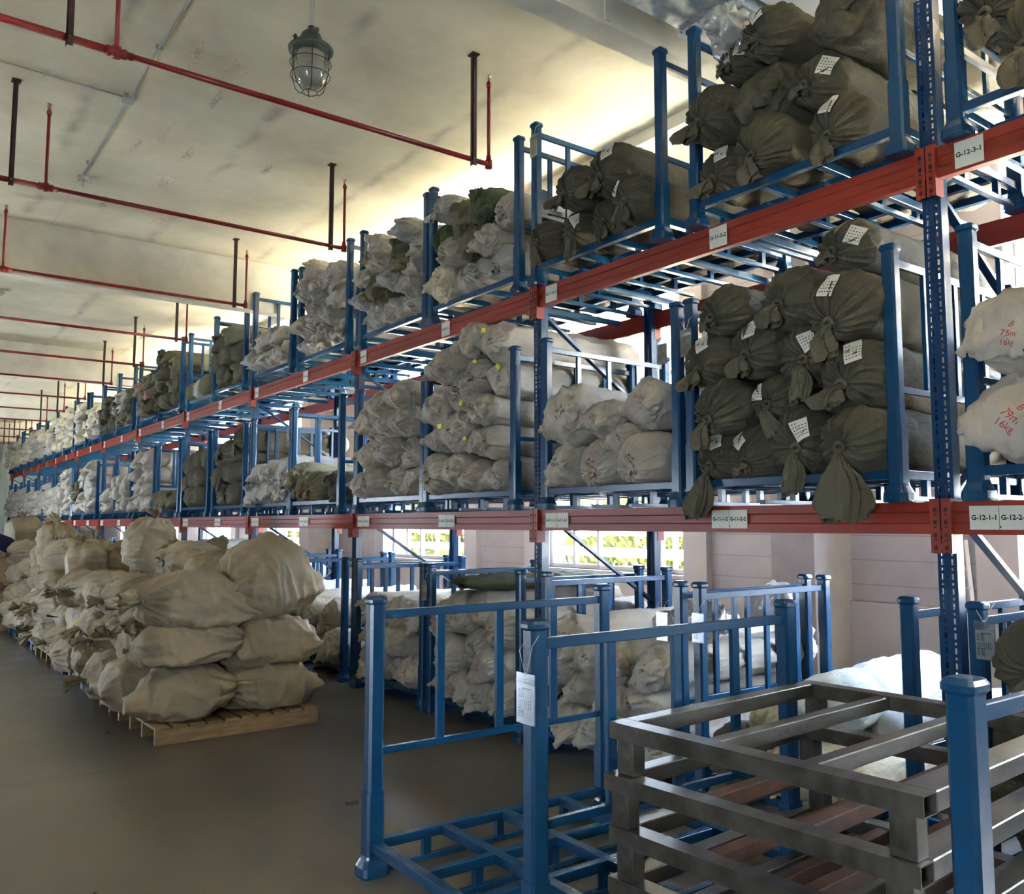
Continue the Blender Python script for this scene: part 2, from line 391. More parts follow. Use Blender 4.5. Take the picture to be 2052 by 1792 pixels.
VAR = {'tied': [], 'sewn': [], 'crumpled': [], 'plain': []}
def variant(kind, seed, **kw):
    v = Roll(); v.kind = kind
    f = roll_tied if kind in ('tied', 'plain') else roll_sewn
    if kind == 'crumpled': kw['crumple'] = .02
    v.me, v.c = f(seed, **kw); v.lo, _ = f(seed, nu=26, nf=9, nb=5, **kw)
    r = random.Random(seed*3+1); bv = bvh_of(v.me); v.kids = []
    if kind == 'tied':
        v.tail = tail_mesh(v.c, seed, length=r.choice([.10, .14, .20, .26, .36]), wide=r.uniform(.035, .07), side=r.uniform(-.4, .4))
        ta = r.uniform(0, 2*PI); v.tag = papertag(bv, .085*math.cos(ta), .03+.07*abs(math.sin(ta)), .085, .11, r.uniform(-.6, .6))
    else:
        v.tail = None if kind != 'plain' else tail_mesh(v.c, seed, length=.05, wide=.03)
        A = [['%.1fkg' % r.uniform(16, 29), '%dm' % r.randint(30, 80), 'A'], ['%d#' % r.randint(3, 90), '%.1fkg' % r.uniform(16, 29)], ['B', '%dm' % r.randint(30, 80), '%dkg' % r.randint(16, 29)]][r.randrange(3)]
        v.write = writing(bv, A, .036, r.uniform(-.05, .05), r.uniform(.0, .06), r.uniform(-.6, .6), seed)
    VAR[kind].append(v); return v
for i in range(9): variant('tied', 20+i, off=.15 + .09*(i % 5))
for i in range(4): variant('plain', 60+i, off=.1 + .1*i)
for i in range(7): variant('sewn', 80+i, flop=.15+.12*(i % 4))
for i in range(5): variant('crumpled', 120+i, flop=.4)

# ------------------------------------------------------------------ blue stacking cages
CW, CL, CH = 1.44, 1.39, 1.42
def cage_proto():
    root = empty('stacking_cage')
    p = MB(); s = .0375
    def octo(mb, h, z0, z1, c=.012):
        mb.prism([(-h+c, -h), (h-c, -h), (h, -h+c), (h, h-c), (h-c, h), (-h+c, h), (-h, h-c), (-h, -h+c)], z0, z1, 'z')
    octo(p, s, .10, CH-.02); octo(p, s+.006, .08, .42)
    p.lathe([(.030, CH), (.040, CH-.004), (.047, CH-.016), (.047, CH-.032), (.038, CH-.042)], n=24, sq=True)
    post = p.mesh('post')
    f = MB(); f.lathe([(.066, 0), (.068, .012), (.066, .05), (.048, .088), (.044, .105)], n=24, sq=True); foot = f.mesh('foot')
    for x in (0, CL):
        for y in (0, CW):
            a = link('post', post, M['blue'], root, (x, y, 0)); link('foot', foot, M['blue'], a)
    pn_ = MB()
    pn_.box((s, -.015, 1.30), (CL-s, .015, 1.345), .003); pn_.box((s, -.015, .60), (CL-s, .015, .635), .003)
    for k in range(1, 4): x = CL*k/4; pn_.box((x-.022, -.0125, .635), (x+.022, .0125, 1.30), .002)
    pm = pn_.mesh('side_panel')
    for y in (0, CW): link('side_panel', pm, M['blue'], root, (0, y, 0))
    b = MB(); z0, z1 = .125, .175
    for y in (0, CW): b.box((s, y-.025, z0), (CL-s, y+.025, z1), .003)
    for x in (0, CL): b.box((x-.025, s, z0), (x+.025, CW-s, z1), .003)
    for x in (.27*CL, .52*CL, .78*CL): b.box((x-.025, .03, z0-.002), (x+.025, CW-.03, z1-.002), .003)
    for y in (CW*.36, CW*.64): b.box((.03, y-.025, z0-.004), (CL-.03, y+.025, z1-.004), .003)
    base = b.mesh('base_frame'); link('base_frame', base, M['blue'], root)
    q = MB()
    for y in (0, CW*.36, CW*.64, CW): q.box((.04, y-.02, .008), (CL-.04, y+.02, .036), .002)
    for x in (.2*CL, .5*CL, .8*CL):
        for y in (0, CW*.36, CW*.64, CW): q.box((x-.02, y-.018, .030), (x+.02, y+.018, .13))
    link('runner_frame', q.mesh('runner_frame'), M['blue'], root)
    return root
cage0 = cage_proto(); cage_first = [True]
def cage(loc, label, group, scale=(1, 1, 1), rz=0.):
    if cage_first[0]: o = cage0; cage_first[0] = False
    else: o = copy_tree(cage0)
    o.location = loc; o.scale = scale; o.rotation_euler = (0, 0, rz)
    return tag(o, label, 'cage', group)

# ------------------------------------------------------------------ pallet racking
DX, DB, S, Y0, ZL, ZU, HB = 4.47, 5.86, 3.40, 2.27, 1.916, 3.792, .168
YU = [Y0 + S*i for i in range(-1, 12)]
def upright_mesh():
    b = MB(); w, d, H = .10, .075, 4.66
    # front face with two rows of punched holes
    xs = [-w/2, -.030, -.018, .018, .030, w/2]
    for a, c in ((0, 1), (2, 3), (4, 5)): b.box((0, xs[a], 0), (.004, xs[c], H))
    z = 0.
    while z < H - .08:
        for a, c in ((1, 2), (3, 4)):
            b.box((0, xs[a], z), (.004, xs[c], z+.016)); b.box((0, xs[a], z+.046), (.004, xs[c], z+.062))
        z += .075
    for a, c in ((1, 2), (3, 4)): b.box((0, xs[a], z), (.004, xs[c], H))
    for y in (-w/2, w/2-.004): b.box((.004, y, 0), (d, y+.004, H))
    for y in (-w/2, w/2-.022): b.box((d-.004, y, 0), (d, y+.022, H))
    b.box((-.004, -.012, 0), (0, .012, H))
    b.box((-.03, -.08, 0), (.11, .08, .008))
    return b.mesh('column')
um = upright_mesh()
def brace_mesh():
    b = MB(); x0, x1 = .05, DB-DX-.05; z = .25; k = 0
    b.bar((x0, 0, .15), (x1, 0, .15), .03, .04)
    while z < 4.2:
        a, c = (x0, x1) if k % 2 == 0 else (x1, x0)
        b.bar((a, 0, z), (c, 0, z + .82), .026, .045, (0, 1, 0)); z += .84; k += 1
    b.bar((x0, 0, 4.5), (x1, 0, 4.5), .03, .04)
    return b.mesh('brace')
brm = brace_mesh()
ORD = ['nearest', 'second', 'third', 'fourth', 'fifth', 'sixth', 'seventh', 'eighth', 'ninth', 'tenth', 'eleventh', 'twelfth', 'thirteenth']
ur0 = empty('rack_upright')
link('column', um, M['blue_up'], ur0)
rc = link('column', um, M['blue_up'], ur0, (DB-DX, 0, 0)); rc.rotation_euler = (0, 0, PI)
link('brace', brm, M['blue_up'], ur0)
for i, y in enumerate(YU):
    o = ur0 if i == 0 else copy_tree(ur0)
    o.location = (DX, y, 0)
    n = 12 - i
    lab = ('blue perforated upright frame left of bay G-%d, right of bay G-%d' % (n, n+1)) if 0 < n < 12 else ('blue perforated upright frame at the near end of the rack row' if n == 12 else 'blue upright frame closing the far end of the rack, left of bay G-1')
    tag(o, lab, 'rack upright', 'uprights of the rack row')
def beam_mesh():
    b = MB(); h = HB
    prof = [(-.025, 0), (-.018, 0), (-.018, -.045), (-.012, -.052), (-.012, -.112), (-.018, -.12), (-.018, -h), (.025, -h), (.025, 0)]
    prof = [(-.025, 0), (-.025, -.05), (-.017, -.058), (-.017, -.108), (-.025, -.116), (-.025, -h), (.025, -h), (.025, -.02), (.012, -.02), (.012, 0)]
    b.prism(prof, .056, S-.056, 'y'); return b.mesh('beam')
bmm = beam_mesh()
def conn_mesh():
    b = MB(); b.box((-.052, .004, -.265), (-.046, .052, .015)); b.box((-.052, .048, -.265), (.03, .054, .015)); nf = len(b.f)
    for k in range(4): z = -.03 - k*.065; b.box((-.0545, .020, z-.022), (-.0515, .036, z)); b.box((-.0545, .022, z-.040), (-.0515, .034, z-.032))
    me = b.mesh('connector'); me.materials.append(M['red']); me.materials.append(M['ink'])
    for p in me.polygons: p.material_index = int(p.index >= nf)
    return me
cnm = conn_mesh()
cb = MB(); cb.box((.03, -.02, -.055), (DB-DX-.03, .02, -.006), .003); cbm = cb.mesh('cross_bar')
def label_plate(parent, y, z, w, h, lines, size):
    """ivory plate on the front face of a beam, its letters facing the aisle"""
    p = MB(); p.box((-.0305, -w/2, -h/2), (-.026, w/2, h/2)); po = p.build('label_plate', M['plate'], parent, (0, y, z))
    b = MB()
    for t, ox in lines:
        vs, fs = text_verts(t, size, .0012); b.add([(-.0315, -(v[0]) + ox, v[1]) for v in vs], fs)
    link('plate_lettering', b.mesh('plate_lettering'), M['ink'], po)
    if len(lines) > 1:
        q = MB(); q.box((-.0312, -.001, -h/2), (-.0305, .001, h/2)); q.box((-.0312, -.008, -h*.42), (-.0305, -.002, -h*.34)); q.build('plate_joint', M['ink'], po)
for bi in range(12):                      # bay bi lies between upright bi and bi+1, plate number 12-bi
    n = 12 - bi; yb = YU[bi]
    for lev, zt in ((2, ZL), (3, ZU)):
        r = empty('rack_shelf', (DX, yb, zt))
        nm = 'G-%d' % n
        tag(r, ('red-orange beam shelf with plates %s-3-1 and %s-3-2, upper level' if lev == 3 else 'red-orange beam shelf with plates %s-2-1 and %s-2-2, lower level') % (nm, nm), 'rack shelf', 'beam shelves of the rack')
        f = link('front_beam', bmm, M['red'], r)
        bk = link('rear_beam', bmm, M['red'], r, (DB-DX, S, 0)); bk.rotation_euler = (0, 0, PI)
        for q, xx in ((f, 0), (bk, 0)):
            c1 = link('connector', cnm, M['red'], q); c2 = link('connector', cnm, M['red'], q, (0, S, 0)); c2.scale = (1, -1, 1)
        for y in (.42, 1.36, 2.02, 2.95): link('cross_bar', cbm, M['blue'], r, (0, y, 0))
        if lev == 3:
            label_plate(f, S-.22, -HB/2, .145, .140, [(nm+'-3-1', 0)], .036)
            if bi > 0 or True: label_plate(f, 1.42, -HB/2, .145, .140, [(nm+'-3-2', 0)], .036)
        else:
            label_plate(f, S-.28, -HB/2, .285, .118, [(nm+'-1-1', .071), (nm+'-2-1', -.071)], .034)
            label_plate(f, 1.38, -HB/2, .285, .118, [(nm+'-1-2', .071), (nm+'-2-2', -.071)], .034)

# ------------------------------------------------------------------ what stands in the cages
def relax(L, W, it=60):
    """push overlapping rolls apart inside a cage; list of [y, z, r]"""
    L = [list(a) for a in L]
    for _ in range(it):
        for i in range(len(L)):
            for j in range(i):
                dy, dz = L[i][0]-L[j][0], L[i][1]-L[j][1]; d = math.hypot(dy, dz) + 1e-6; m = (L[i][2]+L[j][2])*.98 - d
                if m > 0:
                    m *= .5; L[i][0] += dy/d*m; L[i][1] += dz/d*m; L[j][0] -= dy/d*m; L[j][1] -= dz/d*m
        for a in L:
            a[0] = min(max(a[0], a[2]+.03), W-a[2]-.03); a[1] = max(a[1], a[2]*.98+.175)
    return L
def drop(W, height, rmin, rmax, r):
    """drop circles into a bin until it is filled to the height"""
    L = []; fails = 0
    while fails < 6 and len(L) < 34:
        R = r.uniform(rmin, rmax); best = None
        for k in range(40):
            y = R+.03 + (W-2*R-.06)*(k+r.random()*.5)/40; z = .175 + R*.98
            for a, c, q in L:
                m = (R+q)*.97
                if abs(a-y) < m: z = max(z, c + math.sqrt(m*m-(a-y)**2))
            if best is None or z < best[1]: best = (y, z)
        if best[1] + R > height: fails += 1
        else: L.append([best[0], best[1], R])
    return L
ROLLS = []
def fill(ybase, zbase, code, L, kinds, mats, xf, r, desc):
    """L in cage coordinates: y from the near post, z above the cage's foot"""
    rows = sorted(L, key=lambda a: a[1])
    # rank in rows for the labels
    rk = []; 
    for a in rows:
        k = int(round((a[1]-.175-.16)/.27)); rk.append(max(0, k))
    for a, k in zip(rows, rk): a.append(k)
    for k in set(rk):
        rw = sorted([a for a in rows if a[3] == k], key=lambda a: -a[0])
        for j, a in enumerate(rw): a.append(j); a.append(len(rw))
    for a in rows:
        ROLLS.append(dict(x=xf + r.uniform(-.10, .05), y=ybase+a[0], z=zbase+a[1], r=a[2], kind=r.choice(kinds), mat=r.choice(mats), code=code, row=a[3], pos=a[4], n=a[5], rs=r.random()))

HERO = {   # (level, bay, cage): world (y, z, r)
 (2, 11, 2): ([(3.58,3.08,.17),(3.04,3.05,.20),(2.70,2.96,.20),(2.73,3.30,.16),(3.36,2.79,.19),(2.96,2.71,.18),(3.70,2.72,.17),(2.71,2.52,.19),(3.66,2.39,.18),(3.27,2.5,.16),(3.73,2.17,.16),(3.36,2.15,.17),(3.03,2.23,.19),(2.72,2.18,.19)], ['tied'], ['olive']),
 (2, 11, 1): ([(5.25,2.23,.18),(4.82,2.21,.18),(4.42,2.23,.18),(4.60,2.44,.13),(5.15,2.58,.23),(4.80,2.53,.15),(4.44,2.62,.18)], ['sewn','sewn','plain'], ['white']),
 (2, 10, 2): ([(7.1,2.25,.2),(6.75,2.3,.16),(6.45,2.22,.14),(6.15,2.23,.15),(7.06,2.6,.14),(6.75,2.66,.18),(6.18,2.54,.15),(6.46,2.55,.13),(6.42,2.88,.15),(6.2,2.8,.13),(6.1,3.02,.17),(7.13,2.92,.17),(6.80,3.05,.19),(7.0,3.3,.17),(6.42,3.14,.15),(6.15,3.34,.17),(6.46,3.46,.17)], ['plain','sewn','plain','sewn','crumpled'], ['white']),
 (2, 10, 1): ([(8.7,2.21,.14),(8.35,2.27,.15),(8.02,2.27,.14),(7.73,2.23,.15),(8.75,2.55,.16),(8.15,2.59,.16),(7.75,2.54,.15),(8.46,2.8,.16),(8.05,2.88,.15),(7.75,2.86,.16),(8.36,3.10,.16),(7.95,3.12,.17),(8.74,2.91,.16)], ['sewn','plain'], ['white']),
 (3, 11, 2): ([(3.72,4.13,.17),(3.20,4.12,.18),(3.6,4.48,.19),(2.75,4.13,.17),(3.25,4.50,.19),(2.88,4.44,.17),(2.70,4.80,.20),(3.15,4.82,.17),(3.45,4.80,.14)], ['tied','tied','tied','crumpled'], ['olive']),
 (3, 11, 1): ([(5.45,4.13,.16),(5.08,4.13,.16),(4.72,4.14,.16),(4.96,4.42,.17),(4.66,4.44,.20),(4.33,4.15,.18)], ['tied'], ['olive']),
 (2, 12, 1): ([(1.85,2.26,.23),(1.90,2.68,.20),(1.55,2.90,.22),(1.45,2.26,.18),(1.45,2.6,.16),(1.05,2.28,.2),(1.05,2.65,.2)], ['sewn'], ['white']),
 (1, 11, 2): ([(3.62,.36,.19),(3.25,.34,.17),(2.9,.34,.16),(3.35,.62,.13)], ['tied','tied','sewn'], ['olive','cream','white_s']),
 (1, 12, 1): ([(1.78,.38,.20),(1.84,.78,.20),(1.84,1.16,.19),(1.35,.38,.2),(1.4,.78,.18)], ['tied'], ['olive']),
}
GEN = {   # (level, bay, cage): fill height, rmin, rmax, kinds, mats
 (3,12,1): (.9,.17,.2,['tied'],['olive']),
 (3,10,2): (1.25,.14,.19,['plain','crumpled','sewn','tied'],['cream','white_s','white','green','olive2','white']),
 (3,10,1): (1.28,.12,.16,['crumpled','sewn'],['white_s','white','white','olive2']),
 (3,9,2): (1.42,.13,.17,['crumpled','sewn','plain'],['white','white_s','white','green']),
 (3,9,1): (.85,.12,.15,['crumpled','sewn'],['white','white_s']),
 (3,8,2): (1.1,.15,.2,['tied','crumpled'],['olive2','olive']),
 (3,8,1): (.7,.14,.18,['tied','plain'],['olive2','white_s']),
 (3,7,2): (1.35,.14,.18,['tied','crumpled'],['olive2','olive']),
 (3,7,1): (1.15,.14,.18,['tied','crumpled','crumpled'],['olive','olive2','pink']),
 (3,6,2): (.95,.13,.17,['crumpled'],['white_s','olive2']),
 (3,6,1): (1.1,.14,.18,['tied','crumpled'],['olive']),
 (2,9,2): (.72,.15,.19,['tied','crumpled'],['olive2','olive']),
 (2,9,1): (.85,.14,.18,['crumpled','sewn'],['white','white_s']),
 (2,8,2): (1.4,.17,.2,['tied'],['olive']),
 (2,8,1): (1.38,.17,.2,['tied'],['olive']),
 (2,7,2): (.7,.15,.18,['tied','crumpled'],['olive','olive2']),
 (2,7,1): (1.5,.15,.18,['crumpled','sewn'],['white']),
 (2,6,2): (1.1,.13,.16,['plain','sewn'],['white']),
 (2,6,1): (.85,.14,.17,['sewn','crumpled'],['white']),
 (2,5,2): (1.5,.16,.19,['sewn','plain'],['white']),
 (2,5,1): (1.2,.14,.17,['tied','crumpled'],['olive','white_s']),
 (1,11,1): (1.15,.14,.17,['sewn','crumpled','sewn'],['white']),
 (1,10,2): (1.30,.15,.19,['sewn','plain','sewn'],['white']),
 (1,10,1): (1.18,.15,.18,['sewn','crumpled','sewn'],['white']),
 (1,9,2): (1.15,.18,.21,['sewn'],['white','white_s']),
 (1,9,1): (1.0,.16,.2,['sewn'],['white_s']),
 (1,8,2): (1.2,.16,.2,['sewn'],['white_s']),
 (1,8,1): (1.6,.17,.2,['plain','sewn'],['white_s']),
}
LEVZ = {1: 0., 2: ZL, 3: ZU}
LEVW = {1: 'on the floor below the rack', 2: 'on the lower red beams', 3: 'on the upper red beams'}
for bi in range(12):
    n = 12 - bi
    for k in (2, 1):                     # cage 2 is the near one of a bay, cage 1 the far one
        if n == 12 and k == 2: continue
        yc = YU[bi] + (.22 if k == 2 else 1.80)
        if n == 12: yc = .66
        for lev in (1, 2, 3):
            jr = random.Random(n*100 + k*10 + lev); jx = DX - .03 + jr.uniform(-.03, .03); yj = yc + jr.uniform(-.03, .03)
            if lev == 3 and n == 11: yj = 2.39 if k == 2 else 4.15; jx = 4.40
            code = 'G-%d-%d-%d' % (n, lev, k)
            zb = LEVZ[lev]
            cage((jx, yj, zb), 'blue steel stacking cage %s, slot %s' % (LEVW[lev], code), 'blue cages in the rack')
            key = (lev, n, k)
            if key in HERO:
                L0, kinds, mats = HERO[key]; L = relax([(a-yj, b-zb, c) for a, b, c in L0], CW)
            else:
                h, r0, r1, kinds, mats = GEN.get(key, (jr.uniform(1.0, 1.45), .13, .17, ['crumpled', 'sewn', 'plain'], ['cream', 'white', 'cream'] if lev == 3 else ['white']))
                L = drop(CW, h, r0, r1, jr)
            fill(yj, zb, code, L, kinds, mats, jx - .02, jr, '')
MATW = {'white': 'white', 'white_s': 'greyish white', 'cream': 'cream', 'olive': 'dark olive', 'olive2': 'pale olive', 'green': 'dull green', 'pink': 'dusty pink'}
KW = {'tied': 'knotted-end', 'plain': 'gathered-end', 'sewn': 'sewn-end', 'crumpled': 'crumpled-end'}
ROWW = ['bottom row', 'second row', 'third row', 'fourth row', 'fifth row', 'sixth row', 'top row']
ORDL = ['leftmost', 'second from left', 'third from left', 'fourth from left', 'fifth from left', 'sixth from left', 'seventh from left', 'eighth from left', 'ninth from left']
for d in ROLLS: d['dist'] = math.dist((d['x'], d['y'], d['z']), (0, 0, 1.8)) / d['r'] ** .5
ROLLS.sort(key=lambda d: d['dist'])
far = []
for i, d in enumerate(ROLLS):
    v = VAR[d['kind']][int(d['rs']*len(VAR[d['kind']]))]
    rx = (d['rs']*7.3 % 1 - .5) * (.9 if d['kind'] != 'tied' else .5)
    sc = d['r']/RR
    if i >= 296: far.append((d, v, rx, sc)); continue
    near = d['dist'] < 30
    o = link('fabric_roll', v.me if i < 200 else v.lo, M[d['mat']])
    o.location = (d['x'], d['y'], d['z']); o.rotation_euler = (rx, 0, (d['rs']*3.7 % 1 - .5)*.05); o.scale = (1.0 + (sc-1)*.1, sc, sc)
    dark = d['mat'] in ('olive', 'olive2', 'green')
    row = ROWW[min(d['row'], 6)]
    tag(o, '%s %s fabric roll, %s, %s, in cage %s' % (MATW[d['mat']], KW[d['kind']], row, ORDL[min(d['pos'], 8)], d['code']), 'fabric roll', ('rolls in cage ' + d['code']))
    if d['code'] == 'G-11-2-2' and d['row'] == 0 and d['pos'] in (0, d['n']-1):
        big = link('knotted_tail', tail_mesh(v.c, 777 + d['pos'], .40, .105 if d['pos'] else .08, -.12 if d['pos'] else .22), M[d['mat']], o)
        o.rotation_euler = (0, 0, 0)
    elif v.tail is not None and i < 200: link('knotted_tail', v.tail, M[d['mat']], o)
    if d['kind'] == 'tied' and dark and i < 120 and (d['rs']*13 % 1) < .55:
        t = link('paper_tag', v.tag[0], M['paper'], o); link('tag_print', v.tag[1], M['ink'], t)
    if d['kind'] != 'tied' and not dark and i < 150:
        link('handwriting', v.write, M['ink'] if (d['rs']*11 % 1) < .7 and d['code'] != 'G-12-2-1' else M['redink'], o)
    if d['kind'] in ('plain', 'sewn') and d['code'] == 'G-10-2-2' and (d['rs']*5 % 1) < .5:
        q = MB(); a = rng.uniform(0, 6); q.box((-.075, .12*math.cos(a)-.03, .12*math.sin(a)-.02), (-.068, .12*math.cos(a)+.03, .12*math.sin(a)+.02)); q.build('yellow_tape', M['yellow'], o)
# everything smaller than those becomes one mass
if far:
    fm = bpy.data.meshes.new('fabric_rolls'); V = []; F = []; MI = []; names = []; n0 = 0
    for d, v, rx, sc in far:
        if d['mat'] not in names: names.append(d['mat'])
        Mx = Matrix.Translation((d['x'], d['y'], d['z'])) @ Matrix.Rotation(rx, 4, 'X') @ Matrix.Diagonal((1, sc, sc, 1))
        co = np.empty(len(v.lo.vertices)*3); v.lo.vertices.foreach_get('co', co); co = co.reshape(-1, 3)
        A = np.array(Mx); co = co @ A[:3, :3].T + A[:3, 3]; V.append(co)
        for p in v.lo.polygons: F.append([q + n0 for q in p.vertices]); MI.append(names.index(d['mat']))
        n0 += len(co)
    fm.from_pydata(np.concatenate(V).tolist(), [], F); fm.polygons.foreach_set('material_index', MI); fm.polygons.foreach_set('use_smooth', [True]*len(F))
    for nme in names: fm.materials.append(M[nme])
    fo = bpy.data.objects.new('fabric_rolls', fm); col.objects.link(fo)
    tag(fo, 'mass of small white and olive fabric rolls in the far cages of the rack', 'fabric rolls', kind='stuff')

# ------------------------------------------------------------------ the room
def struct(name, mb, m): return tag(mb.build(name, m), kind='structure')
def plaster():
    m = bpy.data.materials.new('ceiling_plaster'); m.use_nodes = True; nt = m.node_tree; b = nt.nodes['Principled BSDF']
    b.inputs['Roughness'].default_value = .85
    tc = nd(nt, 'ShaderNodeTexCoord')
    n = nd(nt, 'ShaderNodeTexNoise'); n.inputs['Scale'].default_value = .9; n.inputs['Detail'].default_value = 7; n.inputs['Roughness'].default_value = .6
    nt.links.new(tc.outputs['Object'], n.inputs['Vector'])
    r = nd(nt, 'ShaderNodeValToRGB'); e = r.color_ramp.elements
    e[0].position = .3; e[0].color = (.64, .58, .43, 1); e[1].position = .62; e[1].color = (.86, .80, .61, 1)
    nt.links.new(n.outputs['Fac'], r.inputs[0])
    # panel seams that run along the building, dirty and cracked
    sp = nd(nt, 'ShaderNodeSeparateXYZ'); nt.links.new(tc.outputs['Object'], sp.inputs[0])
    wob = nd(nt, 'ShaderNodeTexNoise'); wob.inputs['Scale'].default_value = 2.2; wob.inputs['Detail'].default_value = 6
    nt.links.new(tc.outputs['Object'], wob.inputs['Vector'])
    ad = nd(nt, 'ShaderNodeMath', operation='MULTIPLY_ADD'); ad.inputs[1].default_value = .22; nt.links.new(wob.outputs['Fac'], ad.inputs[0]); nt.links.new(sp.outputs[0], ad.inputs[2])
    md = nd(nt, 'ShaderNodeMath', operation='PINGPONG'); md.inputs[1].default_value = .75; nt.links.new(ad.outputs[0], md.inputs[0])
    mr = nd(nt, 'ShaderNodeMapRange'); mr.inputs['From Min'].default_value = 0; mr.inputs['From Max'].default_value = .10; mr.inputs['To Min'].default_value = 1; mr.inputs['To Max'].default_value = 0
    nt.links.new(md.outputs[0], mr.inputs['Value'])
    g = nd(nt, 'ShaderNodeTexNoise'); g.inputs['Scale'].default_value = 1.7; g.inputs['Detail'].default_value = 5; nt.links.new(tc.outputs['Object'], g.inputs['Vector'])
    gr = nd(nt, 'ShaderNodeMapRange'); gr.inputs['From Min'].default_value = .42; gr.inputs['From Max'].default_value = .66; nt.links.new(g.outputs['Fac'], gr.inputs['Value'])
    mu = nd(nt, 'ShaderNodeMath', operation='MULTIPLY'); nt.links.new(mr.outputs[0], mu.inputs[0]); nt.links.new(gr.outputs[0], mu.inputs[1])
    m2 = nd(nt, 'ShaderNodeMath', operation='MULTIPLY'); m2.inputs[1].default_value = .8; nt.links.new(mu.outputs[0], m2.inputs[0])
    mx = nd(nt, 'ShaderNodeMix', data_type='RGBA'); mx.inputs[7].default_value = (.40, .37, .31, 1)
    nt.links.new(m2.outputs[0], mx.inputs[0]); nt.links.new(r.outputs[0], mx.inputs[6]); nt.links.new(mx.outputs[2], b.inputs['Base Color'])
    bn = nd(nt, 'ShaderNodeTexNoise'); bn.inputs['Scale'].default_value = 3.5; bn.inputs['Detail'].default_value = 8; nt.links.new(tc.outputs['Object'], bn.inputs['Vector'])
    bp = nd(nt, 'ShaderNodeBump'); bp.inputs['Strength'].default_value = .25; bp.inputs['Distance'].default_value = .03
    nt.links.new(bn.outputs['Fac'], bp.inputs['Height']); nt.links.new(bp.outputs[0], b.inputs['Normal'])
    return m
def concrete():
    m = bpy.data.materials.new('polished_concrete'); m.use_nodes = True; nt = m.node_tree; b = nt.nodes['Principled BSDF']
    tc = nd(nt, 'ShaderNodeTexCoord')
    n = nd(nt, 'ShaderNodeTexNoise'); n.inputs['Scale'].default_value = .8; n.inputs['Detail'].default_value = 8; n.inputs['Roughness'].default_value = .65
    nt.links.new(tc.outputs['Object'], n.inputs['Vector'])
    r = nd(nt, 'ShaderNodeValToRGB'); e = r.color_ramp.elements
    e[0].position = .3; e[0].color = (.085, .074, .058, 1); e[1].position = .7; e[1].color = (.165, .145, .115, 1)
    nt.links.new(n.outputs['Fac'], r.inputs[0])
    br = nd(nt, 'ShaderNodeTexBrick'); br.offset = 0; br.inputs['Scale'].default_value = 1; br.inputs['Brick Width'].default_value = 3.9; br.inputs['Row Height'].default_value = 4.1
    br.inputs['Mortar Size'].default_value = .006; br.inputs['Mortar Smooth'].default_value = 0
    mp = nd(nt, 'ShaderNodeMapping'); mp.inputs['Location'].default_value = (.35, 1.2, 0); nt.links.new(tc.outputs['Object'], mp.inputs[0]); nt.links.new(mp.outputs[0], br.inputs['Vector'])
    mx = nd(nt, 'ShaderNodeMix', data_type='RGBA'); mx.inputs[7].default_value = (.06, .05, .04, 1)
    nt.links.new(br.outputs['Fac'], mx.inputs[0]); nt.links.new(r.outputs[0], mx.inputs[6])
    nt.links.new(mx.outputs[2], b.inputs['Base Color'])
    rr = nd(nt, 'ShaderNodeTexNoise'); rr.inputs['Scale'].default_value = 1.6; rr.inputs['Detail'].default_value = 6; nt.links.new(tc.outputs['Object'], rr.inputs['Vector'])
    mr = nd(nt, 'ShaderNodeMapRange'); mr.inputs['From Min'].default_value = .2; mr.inputs['From Max'].default_value = .8; mr.inputs['To Min'].default_value = .24; mr.inputs['To Max'].default_value = .44; nt.links.new(rr.outputs['Fac'], mr.inputs['Value'])
    nt.links.new(mr.outputs[0], b.inputs['Roughness'])
    bp = nd(nt, 'ShaderNodeBump'); bp.inputs['Strength'].default_value = .08; bp.inputs['Distance'].default_value = .02
    nt.links.new(n.outputs['Fac'], bp.inputs['Height']); nt.links.new(bp.outputs[0], b.inputs['Normal'])
    return m
M['ceil'] = plaster(); M['floor'] = concrete()
M['panel'] = mat('wall_panel_paint', (.50, .485, .50), .6, var=.06, vscale=1.5)
M['dimwall'] = mat('grey_green_wall_paint', (.16, .17, .15), .7, var=.1)
def siding():
    m = mat('horizontal_wall_panel', (.45, .435, .45), .55, var=.07, vscale=2.5)
    nt = m.node_tree; b = nt.nodes['Principled BSDF']; tc = nd(nt, 'ShaderNodeTexCoord')
    w = nd(nt, 'ShaderNodeTexWave', bands_direction='Z', wave_profile='SAW'); w.inputs['Scale'].default_value = 1.3
    nt.links.new(tc.outputs['Object'], w.inputs['Vector']); bp = nd(nt, 'ShaderNodeBump'); bp.inputs['Distance'].default_value = .03; bp.inputs['Strength'].default_value = .7
    gt = nd(nt, 'ShaderNodeMath', operation='GREATER_THAN'); gt.inputs[1].default_value = .965; nt.links.new(w.outputs['Fac'], gt.inputs[0])
    src = b.inputs['Base Color'].links[0].from_socket; mx = nd(nt, 'ShaderNodeMix', data_type='RGBA'); mx.inputs[7].default_value = (.30, .27, .26, 1)
    nt.links.new(gt.outputs[0], mx.inputs[0]); nt.links.new(src, mx.inputs[6]); nt.links.new(mx.outputs[2], b.inputs['Base Color'])
    nt.links.new(w.outputs['Fac'], bp.inputs['Height']); nt.links.new(bp.outputs[0], b.inputs['Normal']); return m
M['siding'] = siding()
M['column'] = mat('grey_column_paint', (.36, .345, .36), .6, var=.08)
M['beamc'] = mat('ceiling_beam_paint', (.76, .72, .60), .8, var=.1, bump=.2, bscale=6)
M['frame'] = mat('white_window_frame', (.62, .62, .63), .35)
M['duct'] = mat('galvanised_duct', (.62, .66, .68), .34, metal=.55, base2=(.34, .40, .46), vscale=14, bump=.08, bscale=5)
M['farwall'] = mat('pale_green_cladding', (.52, .58, .50), .5, var=.05)

